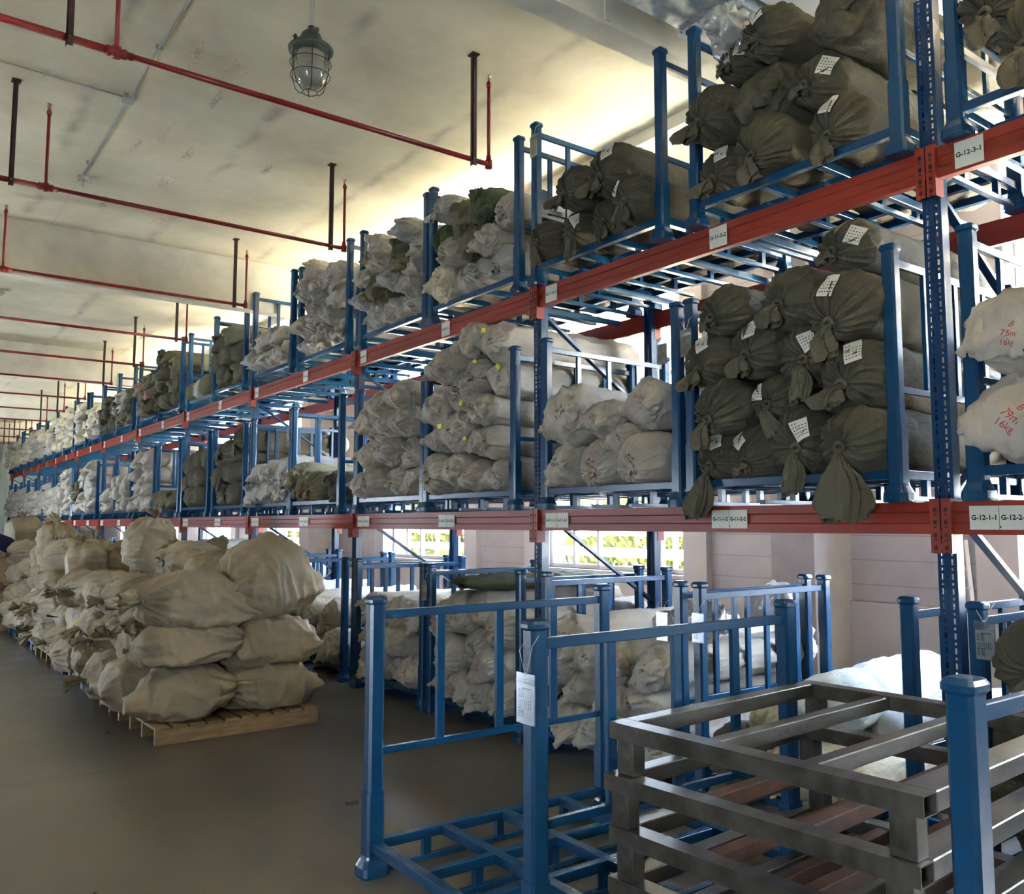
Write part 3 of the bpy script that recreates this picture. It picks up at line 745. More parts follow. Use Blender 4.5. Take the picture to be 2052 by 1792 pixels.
b = MB(); b.box((XL, YN, -.2), (WALLX + .4, YF, 0)); struct('floor', b, M['floor'])
b = MB(); b.box((XL - .4, YN - .4, CEIL), (WALLX + .4, YF + .3, CEIL + .3)); struct('ceiling', b, M['ceil'])
# right wall: dado, panels and openings
b = MB(); ys = [YN] + [v for a, c in WINS for v in (a, c)] + [YF]
for i in range(0, len(ys), 2): b.box((WALLX, ys[i], 1.04), (WALLX + .3, ys[i+1], CEIL))
for a, c in WINS: b.box((WALLX, a, 1.04), (WALLX + .3, c, SILL)); b.box((WALLX, a, HEAD), (WALLX + .3, c, CEIL))
struct('wall_right', b, M['siding'])
b = MB(); b.box((WALLX - .05, YN, 0), (WALLX + .3, YF, 1.035)); struct('trim_1', b, M['panel'])
b = MB(); b.box((XL, YF, 0), (WALLX + .4, YF + .3, CEIL))
for k in range(60):
    x = XL + .2 + k*.22; b.box((x, YF - .035, 0), (x + .1, YF, CEIL))
struct('wall_far', b, M['farwall'])
b = MB(); ys = [YN] + [v for a, c in LWINS for v in (a, c)] + [YF]
for i in range(0, len(ys), 2): b.box((XL - .3, ys[i], 0), (XL, ys[i+1], CEIL))
for a, c in LWINS: b.box((XL - .3, a, 0), (XL, c, .2)); b.box((XL - .3, a, 2.5), (XL, c, CEIL))
struct('wall_left', b, M['dimwall'])
b = MB(); b.box((XL, YN - .3, 0), (WALLX + .3, YN, CEIL)); struct('wall_near', b, M['dimwall'])
# pilasters beside the openings, concrete columns, ceiling beams
b = MB()
for a, c in WINS:
    for y in (a - .36, c): b.box((WALLX - .10, y, 0), (WALLX, y + .36, CEIL - .4))
struct('trim_2', b, M['panel'])
for i, y in enumerate((5.04, 17.1, 29.6, 41.5)):
    b = MB(); b.box((7.38, y, 0), (WALLX, y + .5, CEIL)); tag(b.build('wall_column', M['column']), kind='structure')
for i, (y, z) in enumerate(((4.25, 5.30), (12.35, 4.95), (20.9, 4.95), (29.4, 4.95), (37.9, 4.95))):
    b = MB(); b.box((XL, y, z), (WALLX, y + .22, CEIL)); tag(b.build('ceiling_beam', M['beamc']), kind='structure')
b = MB(); b.box((5.95, YN, 5.56), (6.25, YF, CEIL))
tag(b.build('ceiling_beam', M['beamc']), kind='structure')
b = MB(); b.box((3.95, 4.235, 5.32), (4.0, 4.25, CEIL));  tag(b.build('ceiling_ledge', M['beamc']), kind='structure')
for i, (a, c) in enumerate(WINS):
    r = empty('window_%d' % (i+1), (WALLX + .12, a, SILL)); tag(r, kind='structure')
    W, H = c - a, HEAD - SILL; f = MB()
    for y in (0, W*.20, W*.62, W*.80, W - .06): f.box((0, y, 0), (.07, y + .06, H), .004)
    for z in (0, H*.62, H - .06): f.box((.005, 0, z), (.065, W, z + .06), .004)
    o = f.build('window_frame', M['frame'], r); tag(o, kind='structure')
    g = MB(); g.box((.03, .02, .02), (.036, W - .02, H - .02)); o = g.build('window_pane', M['glass'], r); tag(o, kind='structure')
    s = MB(); s.box((-.18, -.02, -.05), (.0, W + .02, 0), .005); o = s.build('window_sill', M['panel'], r); tag(o, kind='structure')

# ------------------------------------------------------------------ outdoors beyond the right wall
M['yard'] = mat('sunlit_paving', (.58, .54, .46), .9, var=.2, vscale=1)
M['lawn'] = mat('lawn', (.10, .12, .02), .95, base2=(.20, .20, .04), vscale=6)
M['leaf'] = mat('hedge_leaves', (.05, .075, .015), .7, base2=(.16, .17, .03), vscale=9)
M['fencew'] = mat('fence_board', (.30, .27, .22), .8)
M['render'] = mat('white_render', (.75, .75, .72), .8)
b = MB(); b.box((WALLX + .4, -20, -.25), (60, 90, -.08)); struct('ground', b, M['yard'])
b = MB(); b.box((16.9, -20, -.079), (21.5, 80, -.05)); tag(b.build('lawn', M['lawn']), 'strip of short yellow-green lawn seen through the windows', 'lawn', kind='stuff')
fr = empty('garden_fence', (17.2, 0, -.08)); tag(fr, 'low wooden fence outside along the lawn, seen through the windows', 'fence')
q = MB()
for z in (.95, 1.55): q.box((-.02, -10, z), (.02, 50, z + .26))
q.build('fence_rail', M['fencew'], fr)
for k in range(20):
    q = MB(); q.box((-.05, -.06, 0), (.05, .06, 1.75)); q.build('fence_post', M['fencew'], fr, (.07, -8 + k*3.0, 0))
def bush_mesh(seed):
    r = random.Random(seed); b = MB()
    for k in range(1900):
        d = Vector((r.gauss(0, 1), r.gauss(0, 1), r.gauss(0, 1))).normalized()
        rad = .55 + .45*r.random() ** .4; p = Vector((d.x*1.0*rad, d.y*1.25*rad, 1.25 + d.z*1.25*rad))
        n = Vector((r.gauss(0, 1), r.gauss(0, 1), r.gauss(0, 1))).normalized(); t = n.orthogonal().normalized(); s_ = r.uniform(.08, .15); w = n.cross(t)
        b.add([p - t*s_, p + w*s_*.5, p + t*s_, p - w*s_*.5], [(0, 1, 2, 3)])
    return b.mesh('bush')
bms = [bush_mesh(k) for k in range(3)]
tk = MB(); tk.tube([(0, 0, -.1), (.03, .02, .9), (0, 0, 1.5)], [.06, .045, .02], 8); tkm = tk.mesh('stem')
for k in range(20):
    o = link('bush', bms[k % 3], M['leaf']); o.location = (18.9 + rng.uniform(-.5, .5), 2.5 + k*2.3 + rng.uniform(-.3, .3), 0); o.scale = (1.2, 1.25, rng.uniform(1.25, 1.75)); o.rotation_euler = (0, 0, rng.uniform(0, 3))
    tag(o, 'leafy green bush on the lawn behind the fence, seen through the windows', 'bush', 'bushes outside the windows'); link('stem', tkm, M['wood'], o)
b = empty('added_shade_canopy', (14.0, -20, -.08)); tag(b, 'high canopy roof added outside the windows to shade bushes and lawn', 'canopy')  # added shadow caster, keeps direct sun off the fence, bushes and lawn
q = MB(); q.box((0, 0, 7.2), (8.5, 90, 7.35)); q.build('roof', M['render'], b)
for k in range(8): q = MB(); q.box((8.2, 5 + k*11, 0), (8.4, 5.2 + k*11, 7.2)); q.build('post', M['render'], b)
b = empty('outbuilding', (30, 10, -.08)); tag(b, 'pale outbuilding far outside, glimpsed through the windows', 'building')
q = MB(); q.box((0, 0, 0), (6, 30, 5)); q.build('wall', M['render'], b)
q = MB(); q.box((-.4, -.4, 5), (6.4, 30.4, 5.3)); q.build('roof', M['column'], b)
for k in range(6): q = MB(); q.box((-.03, 2 + k*4.7, 1.2), (0, 3.6 + k*4.7, 3)); q.build('window', M['black'], b)

# ------------------------------------------------------------------ sprinkler branches under the ceiling
PZ, PXE = 4.78, 3.98
yp = [5.70, 8.44, 11.50, 14.27, 17.05, 19.7, 22.5, 25.3, 28.1, 31.0, 33.8, 36.6, 39.4]
def sprinkler(parent, x, top):
    r = MB(); r.tube([(x, 0, 0), (x, 0, top)], .0145, 10); r.lathe([(.022, top-.03), (.022, top), (.012, top+.02)], (x, 0, 0), 10)
    r.lathe([(.030, -.034), (.030, .034)], (x, 0, .0), 12, 'z'); ro = r.build('riser', M['pipe'], parent)
    h = MB(); h.lathe([(.012, top+.015), (.008, top+.04), (.004, top+.06), (.022, top+.064), (.022, top+.068)], (x, 0, 0), 10); h.tube([(x-.012, 0, top+.02), (x-.016, 0, top+.045), (x, 0, top+.062)], .003, 6); h.tube([(x+.012, 0, top+.02), (x+.016, 0, top+.045), (x, 0, top+.062)], .003, 6)
    h.build('sprinkler_head', M['brass'], ro)
for i, y in enumerate(yp):
    r = empty('sprinkler_pipe', (0, y, PZ))
    tag(r, 'dark red sprinkler branch pipe under the ceiling, %s from the camera' % ORD[i], 'pipe', 'sprinkler branches')
    p = MB(); p.tube([(XL + .05, 0, 0), (1.2, 0, 0)], .0245, 14); p.tube([(1.1, 0, 0), (PXE-.03, 0, 0)], .0205, 14)
    p.tube([(PXE-.07, 0, 0), (PXE-.03, 0, 0), (PXE-.008, 0, .008), (PXE, 0, .03), (PXE, 0, .07)], .021, 12)
    p.lathe([(.032, 1.04), (.033, 1.06), (.028, 1.07), (.028, 1.13), (.033, 1.14), (.032, 1.16)], (0, 0, 0), 14, 'x')
    p.build('pipe', M['pipe'], r)
    for x in (-1.9, 1.10, PXE): sprinkler(r, x, .70)
    for x in (-2.3, .83, 3.82):
        h = MB(); h.box((x-.019, -.030, -.055), (x+.019, -.024, CEIL-PZ)); h.box((x-.019, -.030, -.055), (x-.014, .006, CEIL-PZ))
        h.box((x-.035, -.05, CEIL-PZ-.012), (x+.035, .03, CEIL-PZ)); h.build('hanger', M['rust'], r)
        q = MB(); q.lathe([(.007, -.036), (.007, -.030)], (x, 0, .0), 8, 'y'); q.tube([(x, -.036, 0), (x, .0, 0)], .005, 6); q.build('bolt', M['brass'], r)
r = empty('sprinkler_main_pipe', (-3.6, 0, PZ-.02)); tag(r, 'long dark red sprinkler main running the length of the hall ceiling', 'pipe')
# the main lies left of the picture and feeds the branches
q = MB(); q.tube([(0, YN+.2, -.07), (0, YF-.2, -.07)], .05, 14); q.build('pipe', M['pipe'], r)
for y in (6, 16, 26, 36): q = MB(); q.box((-.02, y-.02, -.02), (.02, y+.02, CEIL-PZ+.02)); q.build('hanger', M['rust'], r)
# thin return drops at the far end
for i, (x, y) in enumerate([(1.6, 36), (2.3, 38.2), (3.1, 40)]):
    q = MB(); q.tube([(x-1.5, y, 4.3), (x, y, 4.3), (x, y, 5.6)], .022, 8); q.tube([(x-1.5, y, 4.3), (x-1.5, y, 5.65)], .022, 8)
    tag(q.build('drop_pipe', M['pipe']), 'thin red drop pipe near the far wall, %s of three' % ['first', 'second', 'third'][i], 'pipe', 'far drop pipes')

# ------------------------------------------------------------------ explosion-proof pendant lamp
lp = empty('pendant_lamp', (2.362, 5.61, 5.175)); lp.scale = (.95, .95, .95); LZ = (CEIL - 5.175) / .95; tag(lp, 'grey-green caged pendant lamp with clear glass hanging from the ceiling', 'lamp')
M['castg'] = mat('grey_green_cast_metal', (.085, .095, .065), .5, var=.15)
M['shade'] = mat('lamp_inner_white', (.55, .52, .46), .45)
q = MB(); q.lathe([(.150, -.012), (.165, -.004), (.168, .012), (.155, .028), (.115, .050), (.088, .085), (.080, .105), (.070, .130), (.050, .150), (.026, .158), (.025, .190), (.020, .196)], n=36)
q.lathe([(.07, -.012), (.15, -.014), (.15, -.010)], n=36)
for k in range(3):
    a = 2*PI*k/3 + .5; x, y = .118*math.cos(a), .118*math.sin(a); q.tube([(x, y, .03), (x, y, .125)], .011, 8); q.lathe([(.016, .105), (.016, .118), (.008, .130)], (x, y, 0), 8)
q.build('housing', M['castg'], lp)
q = MB(); q.tube([(0, 0, .19), (0, 0, LZ)], .016, 12); q.lathe([(.04, LZ-.03), (.045, LZ)], n=16); q.build('stem', M['shade'], lp)
q = MB(); q.tube([(.02, 0, .17), (.032, 0, .185), (.030, 0, .205), (.016, 0, .215), (.018, .0, LZ)], .0022, 6); q.build('safety_wire', M['rust'], lp)
gl = []; 
for t in np.linspace(0, 1, 16): gl.append((.128*math.cos(max(0, (t-.45)/.55)*PI/2) ** .8 * (1-.05*t) + .001, -.012 - .285*(t if t < .45 else .45 + .55*math.sin((t-.45)/.55*PI/2)) ))
q = MB(); q.lathe(gl[:-1], n=36); q.f.pop(); q.f.pop(); q.sm.pop(); q.sm.pop(); q.build('glass_jar', M['lampglass'], lp)
q = MB(); q.lathe([(.10, -.02), (.102, -.05), (.095, -.08), (.06, -.10), (.02, -.105)], n=28); q.build('reflector', M['shade'], lp)
q = MB(); q.lathe([(.03, -.10), (.04, -.13), (.085, -.17), (.095, -.20), (.085, -.24), (.045, -.268), (.01, -.275)], n=28); q.build('bulb', M['shade'], lp)
def ring(mb, R, z, r=.003, n=32):
    mb.tube([(R*math.cos(2*PI*k/n), R*math.sin(2*PI*k/n), z) for k in range(n+1)], r, 6, False)
q = MB(); ring(q, .152, -.10); ring(q, .146, -.20); ring(q, .055, -.325)
for k in range(6):
    a = 2*PI*k/6 + .2; q.tube([(R*math.cos(a), R*math.sin(a), z) for R, z in ((.15, .0), (.149, -.10), (.144, -.20), (.120, -.28), (.085, -.318), (.052, -.325))], .003, 6)
q.build('wire_guard', M['rust'], lp)

# ------------------------------------------------------------------ smoke detectors, conduit, duct
M['condu'] = mat('grey_conduit', (.42, .42, .38), .4, var=.1)
M['detec'] = mat('cream_plastic', (.55, .50, .38), .4)
cd = empty('conduit', (1.69, 0, CEIL-.02)); tag(cd, 'grey steel conduit along the ceiling with a junction box', 'conduit')
q = MB(); q.tube([(0, 4.1, 0), (0, 10.30, 0)], .013, 10); q.tube([(0, 10.30, 0), (0, 12.3, 0)], .002, 6); q.build('conduit_pipe', M['condu'], cd)
q = MB(); q.tube([(0, 8.15, .005), (-1.0, 8.11, .005), (-6.4, 8.05, .005)], .008, 8); q.build('side_conduit', M['condu'], cd)
q = MB(); q.box((-.05, 8.08, -.03), (.05, 8.20, .02), .004); q.build('junction_box', M['condu'], cd)
q = MB()
for y in (7.1, 9.9, 5.2): q.box((-.028, y-.012, -.016), (.028, y+.012, .02), .003)
for x in (-.68, -2.5): q.box((x-.012, 8.08, -.01), (x+.012, 8.14, .02), .003)
q.build('clip', M['condu'], cd)
for i, (x, y, lb) in enumerate([(1.715, 10.38, 'cream smoke detector at the end of the ceiling conduit'), (1.55, 16.3, 'small smoke detector beyond the second ceiling beam, at the left edge')]):
    d = empty('smoke_detector', (x, y, CEIL)); tag(d, lb, 'smoke detector', 'smoke detectors')
    q = MB(); q.lathe([(.060, 0), (.062, -.02), (.058, -.045)], n=24); q.build('base', M['condu'], d)
    q = MB(); q.lathe([(.058, -.045), (.060, -.06), (.050, -.078), (.026, -.092), (.024, -.11), (.012, -.116)], n=24); q.build('sensor_head', M['detec'], d)
    q = MB()
    for k in range(8): a = 2*PI*k/8; q.box((.050*math.cos(a)-.006, .050*math.sin(a)-.006, -.076), (.050*math.cos(a)+.006, .050*math.sin(a)+.006, -.064))
    q.build('vent_slot', M['black'], d)
# flaking plaster flecks on the ceiling
q = MB(); fr_ = random.Random(5)
for (x, y, dx, dy) in [(2.30, 7.15, .10, .33), (2.15, 8.8, .08, .36), (2.48, 9.1, .07, .22), (2.08, 11.1, .08, .25), (2.8, 11.35, .10, .2), (2.35, 7.7, .05, .2), (1.98, 7.0, .06, .2), (2.0, 9.2, .05, .3), (3.3, 8.9, .05, .2), (2.5, 10.0, .1, .2)]:
    for k in range(70):
        a, c = x + fr_.gauss(0, .35)*dx + fr_.gauss(0, .2)*dx, y + fr_.gauss(0, .5)*dy; s_ = fr_.uniform(.004, .014); t = fr_.uniform(0, 6)
        q.add([(a + s_*math.cos(t), c + s_*math.sin(t), CEIL-.001), (a + s_*math.cos(t+2), c + s_*math.sin(t+2), CEIL-.004), (a + s_*math.cos(t+4), c + s_*math.sin(t+4), CEIL-.016)], [(0, 1, 2)])
M['flake'] = mat('plaster_flake', (.62, .58, .47), .9)
tag(q.build('plaster_flakes', M['flake']), 'flaking paint patches on the cream ceiling slab', 'flaking paint', kind='stuff')
dk = empty('ventilation_duct', (3.9, .20, 5.27)); tag(dk, 'galvanised rectangular air duct under the ceiling beside the near beam', 'duct')
q = MB(); q.box((-.12, 3.30, 0), (4.05, 3.76, .36), .004); q.build('duct_box', M['duct'], dk)
for x in (.55, 1.75, 2.95):
    q = MB(); q.box((x-.025, 3.25, -.03), (x+.025, 3.80, .39), .002)
    q.build('flange', M['frame'], dk)
    q = MB()
    for k in range(7): y = 3.28 + k*.08; q.lathe([(.008, -.045), (.008, .045)], (x, y, -.015), 6, 'x'); q.v[-12:] = [v for v in q.v[-12:]]
    q.v = [(v[0] + x if abs(v[0]) < .06 else v[0], v[1], v[2]) for v in q.v]; q.build('flange_bolt', M['brass'], dk)
q = MB(); q.box((1.05, 3.15, -.055), (1.09, 3.90, -.020)); q.tube([(1.07, 3.20, -.05), (1.07, 3.20, CEIL-5.27)], .005, 6); q.tube([(1.07, 3.80, -.05), (1.07, 3.80, CEIL-5.27)], .005, 6)
q.build('trapeze_hanger', M['condu'], dk)
q = MB(); q.box((-.10, 3.0, 0), (3.5, 3.24, .3), .004); tag(q.build('cable_tray', M['frame'], None, (4.3, .20, 5.30)), 'white metal cable tray beside the galvanised duct', 'cable tray')

# ------------------------------------------------------------------ empty cage in front, next cage at the right edge
cage((2.165, 2.765, 0), 'empty blue steel stacking cage standing in the aisle, nearest the middle', 'cages in the aisle', (1.15, .965, 1), -.010)
cage((2.225, -.29, 0), 'empty blue stacking cage at the right edge, in front of the steel frames', 'cages in the aisle', (1.15, .965, 1), 0)
q = MB()
for k in range(9): 
    t = k/8; q.tube([(0, 0, 0), (.02*math.cos(k*2.4), .03*math.sin(k*2.4), .004+.008*(k % 3)), (.03*math.cos(k*2.4+1), .045*math.sin(k*2.4+1), .002)], .004, 5)
tag(q.build('cloth_scrap', M['tie'], None, (2.19, 3.22, .178)), 'small white rag left on the base of the empty cage', 'rag')

# paper cards in clear pouches hung from posts
def pouch(x, y, z, w, h, label, tie=.1, rz=0.):
    r = empty('document_pouch', (x, y, z), rz); tag(r, label, 'document pouch', 'card pouches on cage posts')
    p = MB(); p.box((-.003, -w/2, -h), (-.0015, w/2, 0)); p.box((.0015, -w/2, -h), (.003, w/2, 0)); p.box((-.0045, -w/2, -.030), (.0045, w/2, -.024)); p.box((-.004, -w/2, -.042), (.004, w/2, -.038))
    p.build('plastic_sleeve', M['pouch'], r)
    c = MB(); c.box((-.001, -w/2+.006, -h+.005), (.001, w/2-.006, -.045)); co = c.build('paper_card', M['paper'], r)
    k = MB(); n = 0; pr = random.Random(int(x*100+y*10))
    for j in range(13):
        zz = -.060 - j*(h-.075)/13; yl = w/2-.012
        if j in (5, 6, 7, 8):
            for i in range(7): a = yl - i*(w-.03)/7; k.box((-.0022, a-.006, zz-.004), (-.0010, a-.0005, zz+.001))
        elif j == 0: k.box((-.0022, -w*.28, zz-.002), (-.0010, w*.22, zz+.003))
        else: k.box((-.0022, -w/2+.012, zz-.0005), (-.0010, w/2-.012, zz)); k.box((-.0022, yl-.012, zz+.002), (-.0010, yl, zz+.006)); k.box((-.0022, yl-.035, zz+.002), (-.0010, yl-.018, zz+.006))
    k.build('card_print', M['ink'], co)
    s = MB(); s.tube([(0, .004, -.006), (.0, w*.35, tie*.7), (.03, w*.38, tie)], .0014, 6); s.tube([(0, -.004, -.006), (.0, -w*.35, tie*.9), (.03, -w*.40, tie*1.25)], .0014, 6)
    s.tube([(0, .006, -.004), (-.004, .0, .004), (0, -.006, -.004)], .002, 6); s.build('string', M['tie'], r)
    return r
pouch(2.108, 2.755, 1.215, .118, .195, 'clear pouch with a printed card hung on the near post of the empty cage', .12)
for x, y, z, lb in [(4.385, 4.20, 1.20, 'far post of the pair behind the empty cage'), (4.385, 3.88, 1.22, 'near post of the pair behind the empty cage'), (4.385, 2.06, 1.33, 'post beside the dark olive rolls at the right'),
                    (4.385, 4.16, 3.10, 'lower shelf post left of the knotted olive rolls'), (4.385, 3.94, 3.12, 'lower shelf post touching the knotted olive rolls'), (4.345, 5.56, 5.08, 'tall upper shelf post above plate G-11-3-1'),
                    (4.385, 7.62, 3.15, 'lower shelf post between the two white cages of bay G-10'), (4.385, 7.36, 1.25, 'floor cage post in bay G-10'), (4.385, 10.9, 3.0, 'lower shelf post in bay G-9')]:
    pouch(x, y, z, .10, .19, 'clear card pouch on the ' + lb, .07)

# ------------------------------------------------------------------ stack of raw steel pallet frames
LXs, LYs = 1.46, 1.27
def steel_frame():
    r = empty('steel_frame'); h0, h1, w = .135, .200, .085
    def rail(name, a, c, m=None): q = MB(); q.box(a, c, .004); return q.build(name, M[m or 'steel'], r)
    def hollow(y0, y1):       # open-ended tube along y at x 0
        q = MB(); t = .004; P = [(0, h0), (w, h0), (w, h1), (0, h1)]; I = [(t, h0+t), (w-t, h0+t), (w-t, h1-t), (t, h1-t)]
        vs = [(a, y, c) for y in (y0, y1) for a, c in P] + [(a, y, c) for y in (y0, y1) for a, c in I]
        f = [(k, (k+1) % 4, 4+(k+1) % 4, 4+k) for k in range(4)] + [(8+k, 8+(k+1) % 4, 12+(k+1) % 4, 12+k) for k in range(4)] + [(k, (k+1) % 4, 8+(k+1) % 4, 8+k) for k in range(4)] + [(4+k, 4+(k+1) % 4, 12+(k+1) % 4, 12+k) for k in range(4)]
        q.add(vs, f); return q.mesh('end_rail')
    em = hollow(0, LYs); link('end_rail', em, M['steel'], r); link('end_rail', em, M['steel'], r, (LXs-w, 0, 0))
    rail('side_rail', (w, LYs-.075, h0), (LXs-w, LYs, h1)); rail('side_rail', (w, 0, h0), (LXs-w, .11, h1))
    ins = []
    for y in (.40, .80): ins.append(rail('inner_rail', (w, y, h0), (LXs-w, y+.06, h1-.006)))
    for x in (.012, LXs-.012-.072):
        for y in (.03, LYs-.03-.085):
            q = MB(); q.box((x, y, 0), (x+.072, y+.085, h0), .003); q.build('leg', M['steel'], r)
    return r, ins
sf, ins = steel_frame()
sroot = [sf] + [copy_tree(sf) for _ in range(4)]
SL = ['top frame of the raw steel pallet stack, open tube ends', 'raw steel pallet frame directly below the top one of the stack', 'raw steel pallet frame in the middle of the stack', 'raw steel pallet frame second from the floor in the stack', 'lowest raw steel pallet frame, standing on the floor']
for k, o in enumerate(sroot):
    j = 4 - k; o.location = (2.515 + (.012, .0, -.012, .010, .0)[k], 1.385 + (0, .01, -.006, .008, 0)[k], .2005*j + .001); o.rotation_euler = (0, 0, .055 + (0, .01, -.008, .006, 0)[k])
    tag(o, SL[k], 'steel frame', 'stacked steel frames')
    if k in (1, 2, 3):
        inn = [c for c in o.children if c.name.startswith('inner_rail')]
        for c in inn: c.material_slots[0].link = 'OBJECT'; c.material_slots[0].material = M['rusty']
vs, fs = text_verts('Q235B  50x80  60RT', .030, 0)
q = MB(); q.add([(v[0], 0, v[1]) for v in vs], fs)
q.build('stencil', M['ink'], [c for c in sf.children if c.name.startswith('inner_rail')][1], (.60, .798, .165))

# ------------------------------------------------------------------ floor row of stuffed sacks on pallets
def sack_mesh(seed, a=.42, bb=.33, cc=.235, nu=72, nv=64, upright=False):
    r = random.Random(seed); u = np.linspace(0, 2*PI, nu, endpoint=False); V = []; T = []
    seam = r.random() < .75
    for t in np.linspace(.0, 1, nv):
        front = min(1, (t/.42)); f = (1 - (1-front)**2.1) ** .62
        f = .085 + .915*f
        back = max(0, (t-.66)/.34)
        gy = 1 - .10*back**2 - (.0 if seam else back**3*.85); gz = (1-back**2.0) ** .55 if back < 1 else 0
        gz = max(gz, .035)
        ex = .72; cu, su = np.cos(u), np.sin(u)
        Y = bb*f*gy*np.sign(cu)*np.abs(cu)**ex; Z = cc*f*gz*np.sign(su)*np.abs(su)**(.9)
        x = -a + 2*a*t; x = x + .05*back**3*np.abs(cu)**4 + 0*u
        if t < .42: x = x - .02
        V.append(np.stack([x, Y, Z - .02*back], 1)); T.append(t)
    V = np.array(V); T = np.array(T)[:, None]; N = normals(V)
    if (N[nv//2]*V[nv//2]).sum() < 0: N = -N
    pl = (np.abs(np.sin((13*u[None] + 3*pn(np.stack([np.cos(u), np.sin(u), u*0+seed], 1), 1.6)[None])/2)) - .6)*.040*(1-sst(.06, .40, T))*sst(0, .05, T)
    pl = pl + (np.abs(np.sin(29*u[None]/2 + T*3)) - .6)*.014*(1-sst(.03, .28, T))
    st = np.array([.7, 1.5, 1.5])
    d = pn(V, 2.0, seed)*.11 + pn(V, 4.2, seed+1)*.035 + crease(V*st, 2.6, seed+2)*.034 + crease(V*st[::-1], 4.2, seed+4)*.020 + crease(V, 8, seed+6)*.008 + pn(V, 12, seed+3)*.005 + pl
    d = d - sst(.8, 1, T)*np.abs(np.sin(u[None]*8 + seed))*.012
    V = V + N*d[..., None]
    z = V[..., 2]; fl = -cc*.80; z = np.where(z < fl, fl + (z-fl)*.18, z); V[..., 2] = z; V[..., 2] -= V[..., 2].min()
    me = grid_mesh('stuffed_sack', V, True, True)
    c0 = V[0].mean(0); return me, c0
def ruffle_mesh(c, seed):
    r = random.Random(seed); nu, nv = 60, 20; u = np.linspace(0, 2*PI, nu, endpoint=False); V = []; ph = r.uniform(0, 6); dz = r.uniform(-.7, .55); dy = r.uniform(-.5, .5); L = r.uniform(.12, .21)
    for i in range(nv):
        s = i/(nv-1); rad = .030 + .070*float(sst(.1, .9, s)); fold = 1 + .32*np.cos(4*u+ph)*s + .30*np.cos(9*u+ph*2+s*2)*s
        bend = s**1.5
        x = c[0] + .02 - L*s*(1-.35*abs(dz)*s) + .02*np.cos(6*u+ph)*s; R = rad*fold
        V.append(np.stack([x + dz*R*np.sin(u)*.8*bend, c[1] + dy*L*s*s + R*np.cos(u), c[2] + dz*L*bend + R*np.sin(u)*.62], 1))
    V = np.array(V); N = normals(V); V = V + N*(pn(V, 14, seed)*.02)[..., None]; return grid_mesh('gathered_mouth', V, True, False)
def tie_mesh(c, seed):
    q = MB(); n = 14; q.tube([(c[0]+.012, c[1]+.045*math.cos(2*PI*k/n), c[2]+.040*math.sin(2*PI*k/n)) for k in range(n+1)], .008, 6, False)
    q.tube([(c[0]+.0, c[1]+.03, c[2]+.035), (c[0]-.02, c[1]+.06, c[2]+.07), (c[0]-.05, c[1]+.05, c[2]+.05)], [.008, .012, .005], 6); q.tube([(c[0]+.0, c[1]+.03, c[2]+.035), (c[0]+.02, c[1]+.07, c[2]+.03), (c[0]+.04, c[1]+.10, c[2]-.01)], [.008, .011, .005], 6)
    return q.mesh('tie')
SK = []
for k in range(10):
    me, c = sack_mesh(300+k, a=.40+.02*(k % 3), cc=.225+.015*(k % 3)); SK.append((me, ruffle_mesh(c, 300+k), tie_mesh(c, k)))
def sack(x, y, z, yaw, pit, k, label, sc=(1, 1, 1), m='sack', tie=None, roll_=0., tail=True):
    o = link('stuffed_sack', SK[k][0], M[m]); o.location = (x, y, z); o.rotation_euler = (roll_, pit, yaw); o.scale = sc
    tag(o, label, 'sack', 'stuffed sacks on the floor pallets')
    if tail: link('gathered_mouth', SK[k][1], M[m], o)
    if tie: link('tie', SK[k][2], M[tie], o)
    return o
H0 = .145
# the six sacks of the front pallet face and the two standing above
sack(2.28, 7.86, H0, 2.85, .0, 0, 'beige sack at the front left pallet corner, bottom layer, hanging over', (.98, 1.0, 1.05), roll_=-.05, tail=True)
sack(3.00, 7.90, H0, .12, .0, 1, 'beige sack at the front right pallet corner, bottom layer', (.98, 1.0, .93), tail=False)
sack(2.25, 7.80, .60, 3.05, .03, 2, 'flat beige sack, front left, middle layer, with a stitched front seam', (1.02, .95, .74), tail=False)
sack(3.02, 7.88, .52, -.25, -.02, 3, 'round beige sack, front right, middle layer', (1.02, 1.0, 1.05), tail=False)
sack(2.33, 7.84, .90, .12, .10, 4, 'beige sack tied at its left end, front left, top layer', (1.08, 1.0, .98), tie='paper')
sack(3.03, 7.98, .97, .35, -.12, 5, 'big peaked beige sack, front right, top of the pile', (.92, 1.15, 1.35), tail=False)
LAY = ['bottom layer', 'second layer', 'third layer', 'top layer']; CO = ['aisle side', 'rack side']
BIG = ['second', 'third', 'fourth', 'fifth', 'sixth', 'seventh', 'eighth', 'ninth', 'tenth', 'eleventh', 'twelfth', 'thirteenth', 'fourteenth', 'fifteenth', 'sixteenth', 'seventeenth', 'eighteenth', 'nineteenth', 'twentieth', 'twenty-first', 'twenty-second']
sr = random.Random(11)
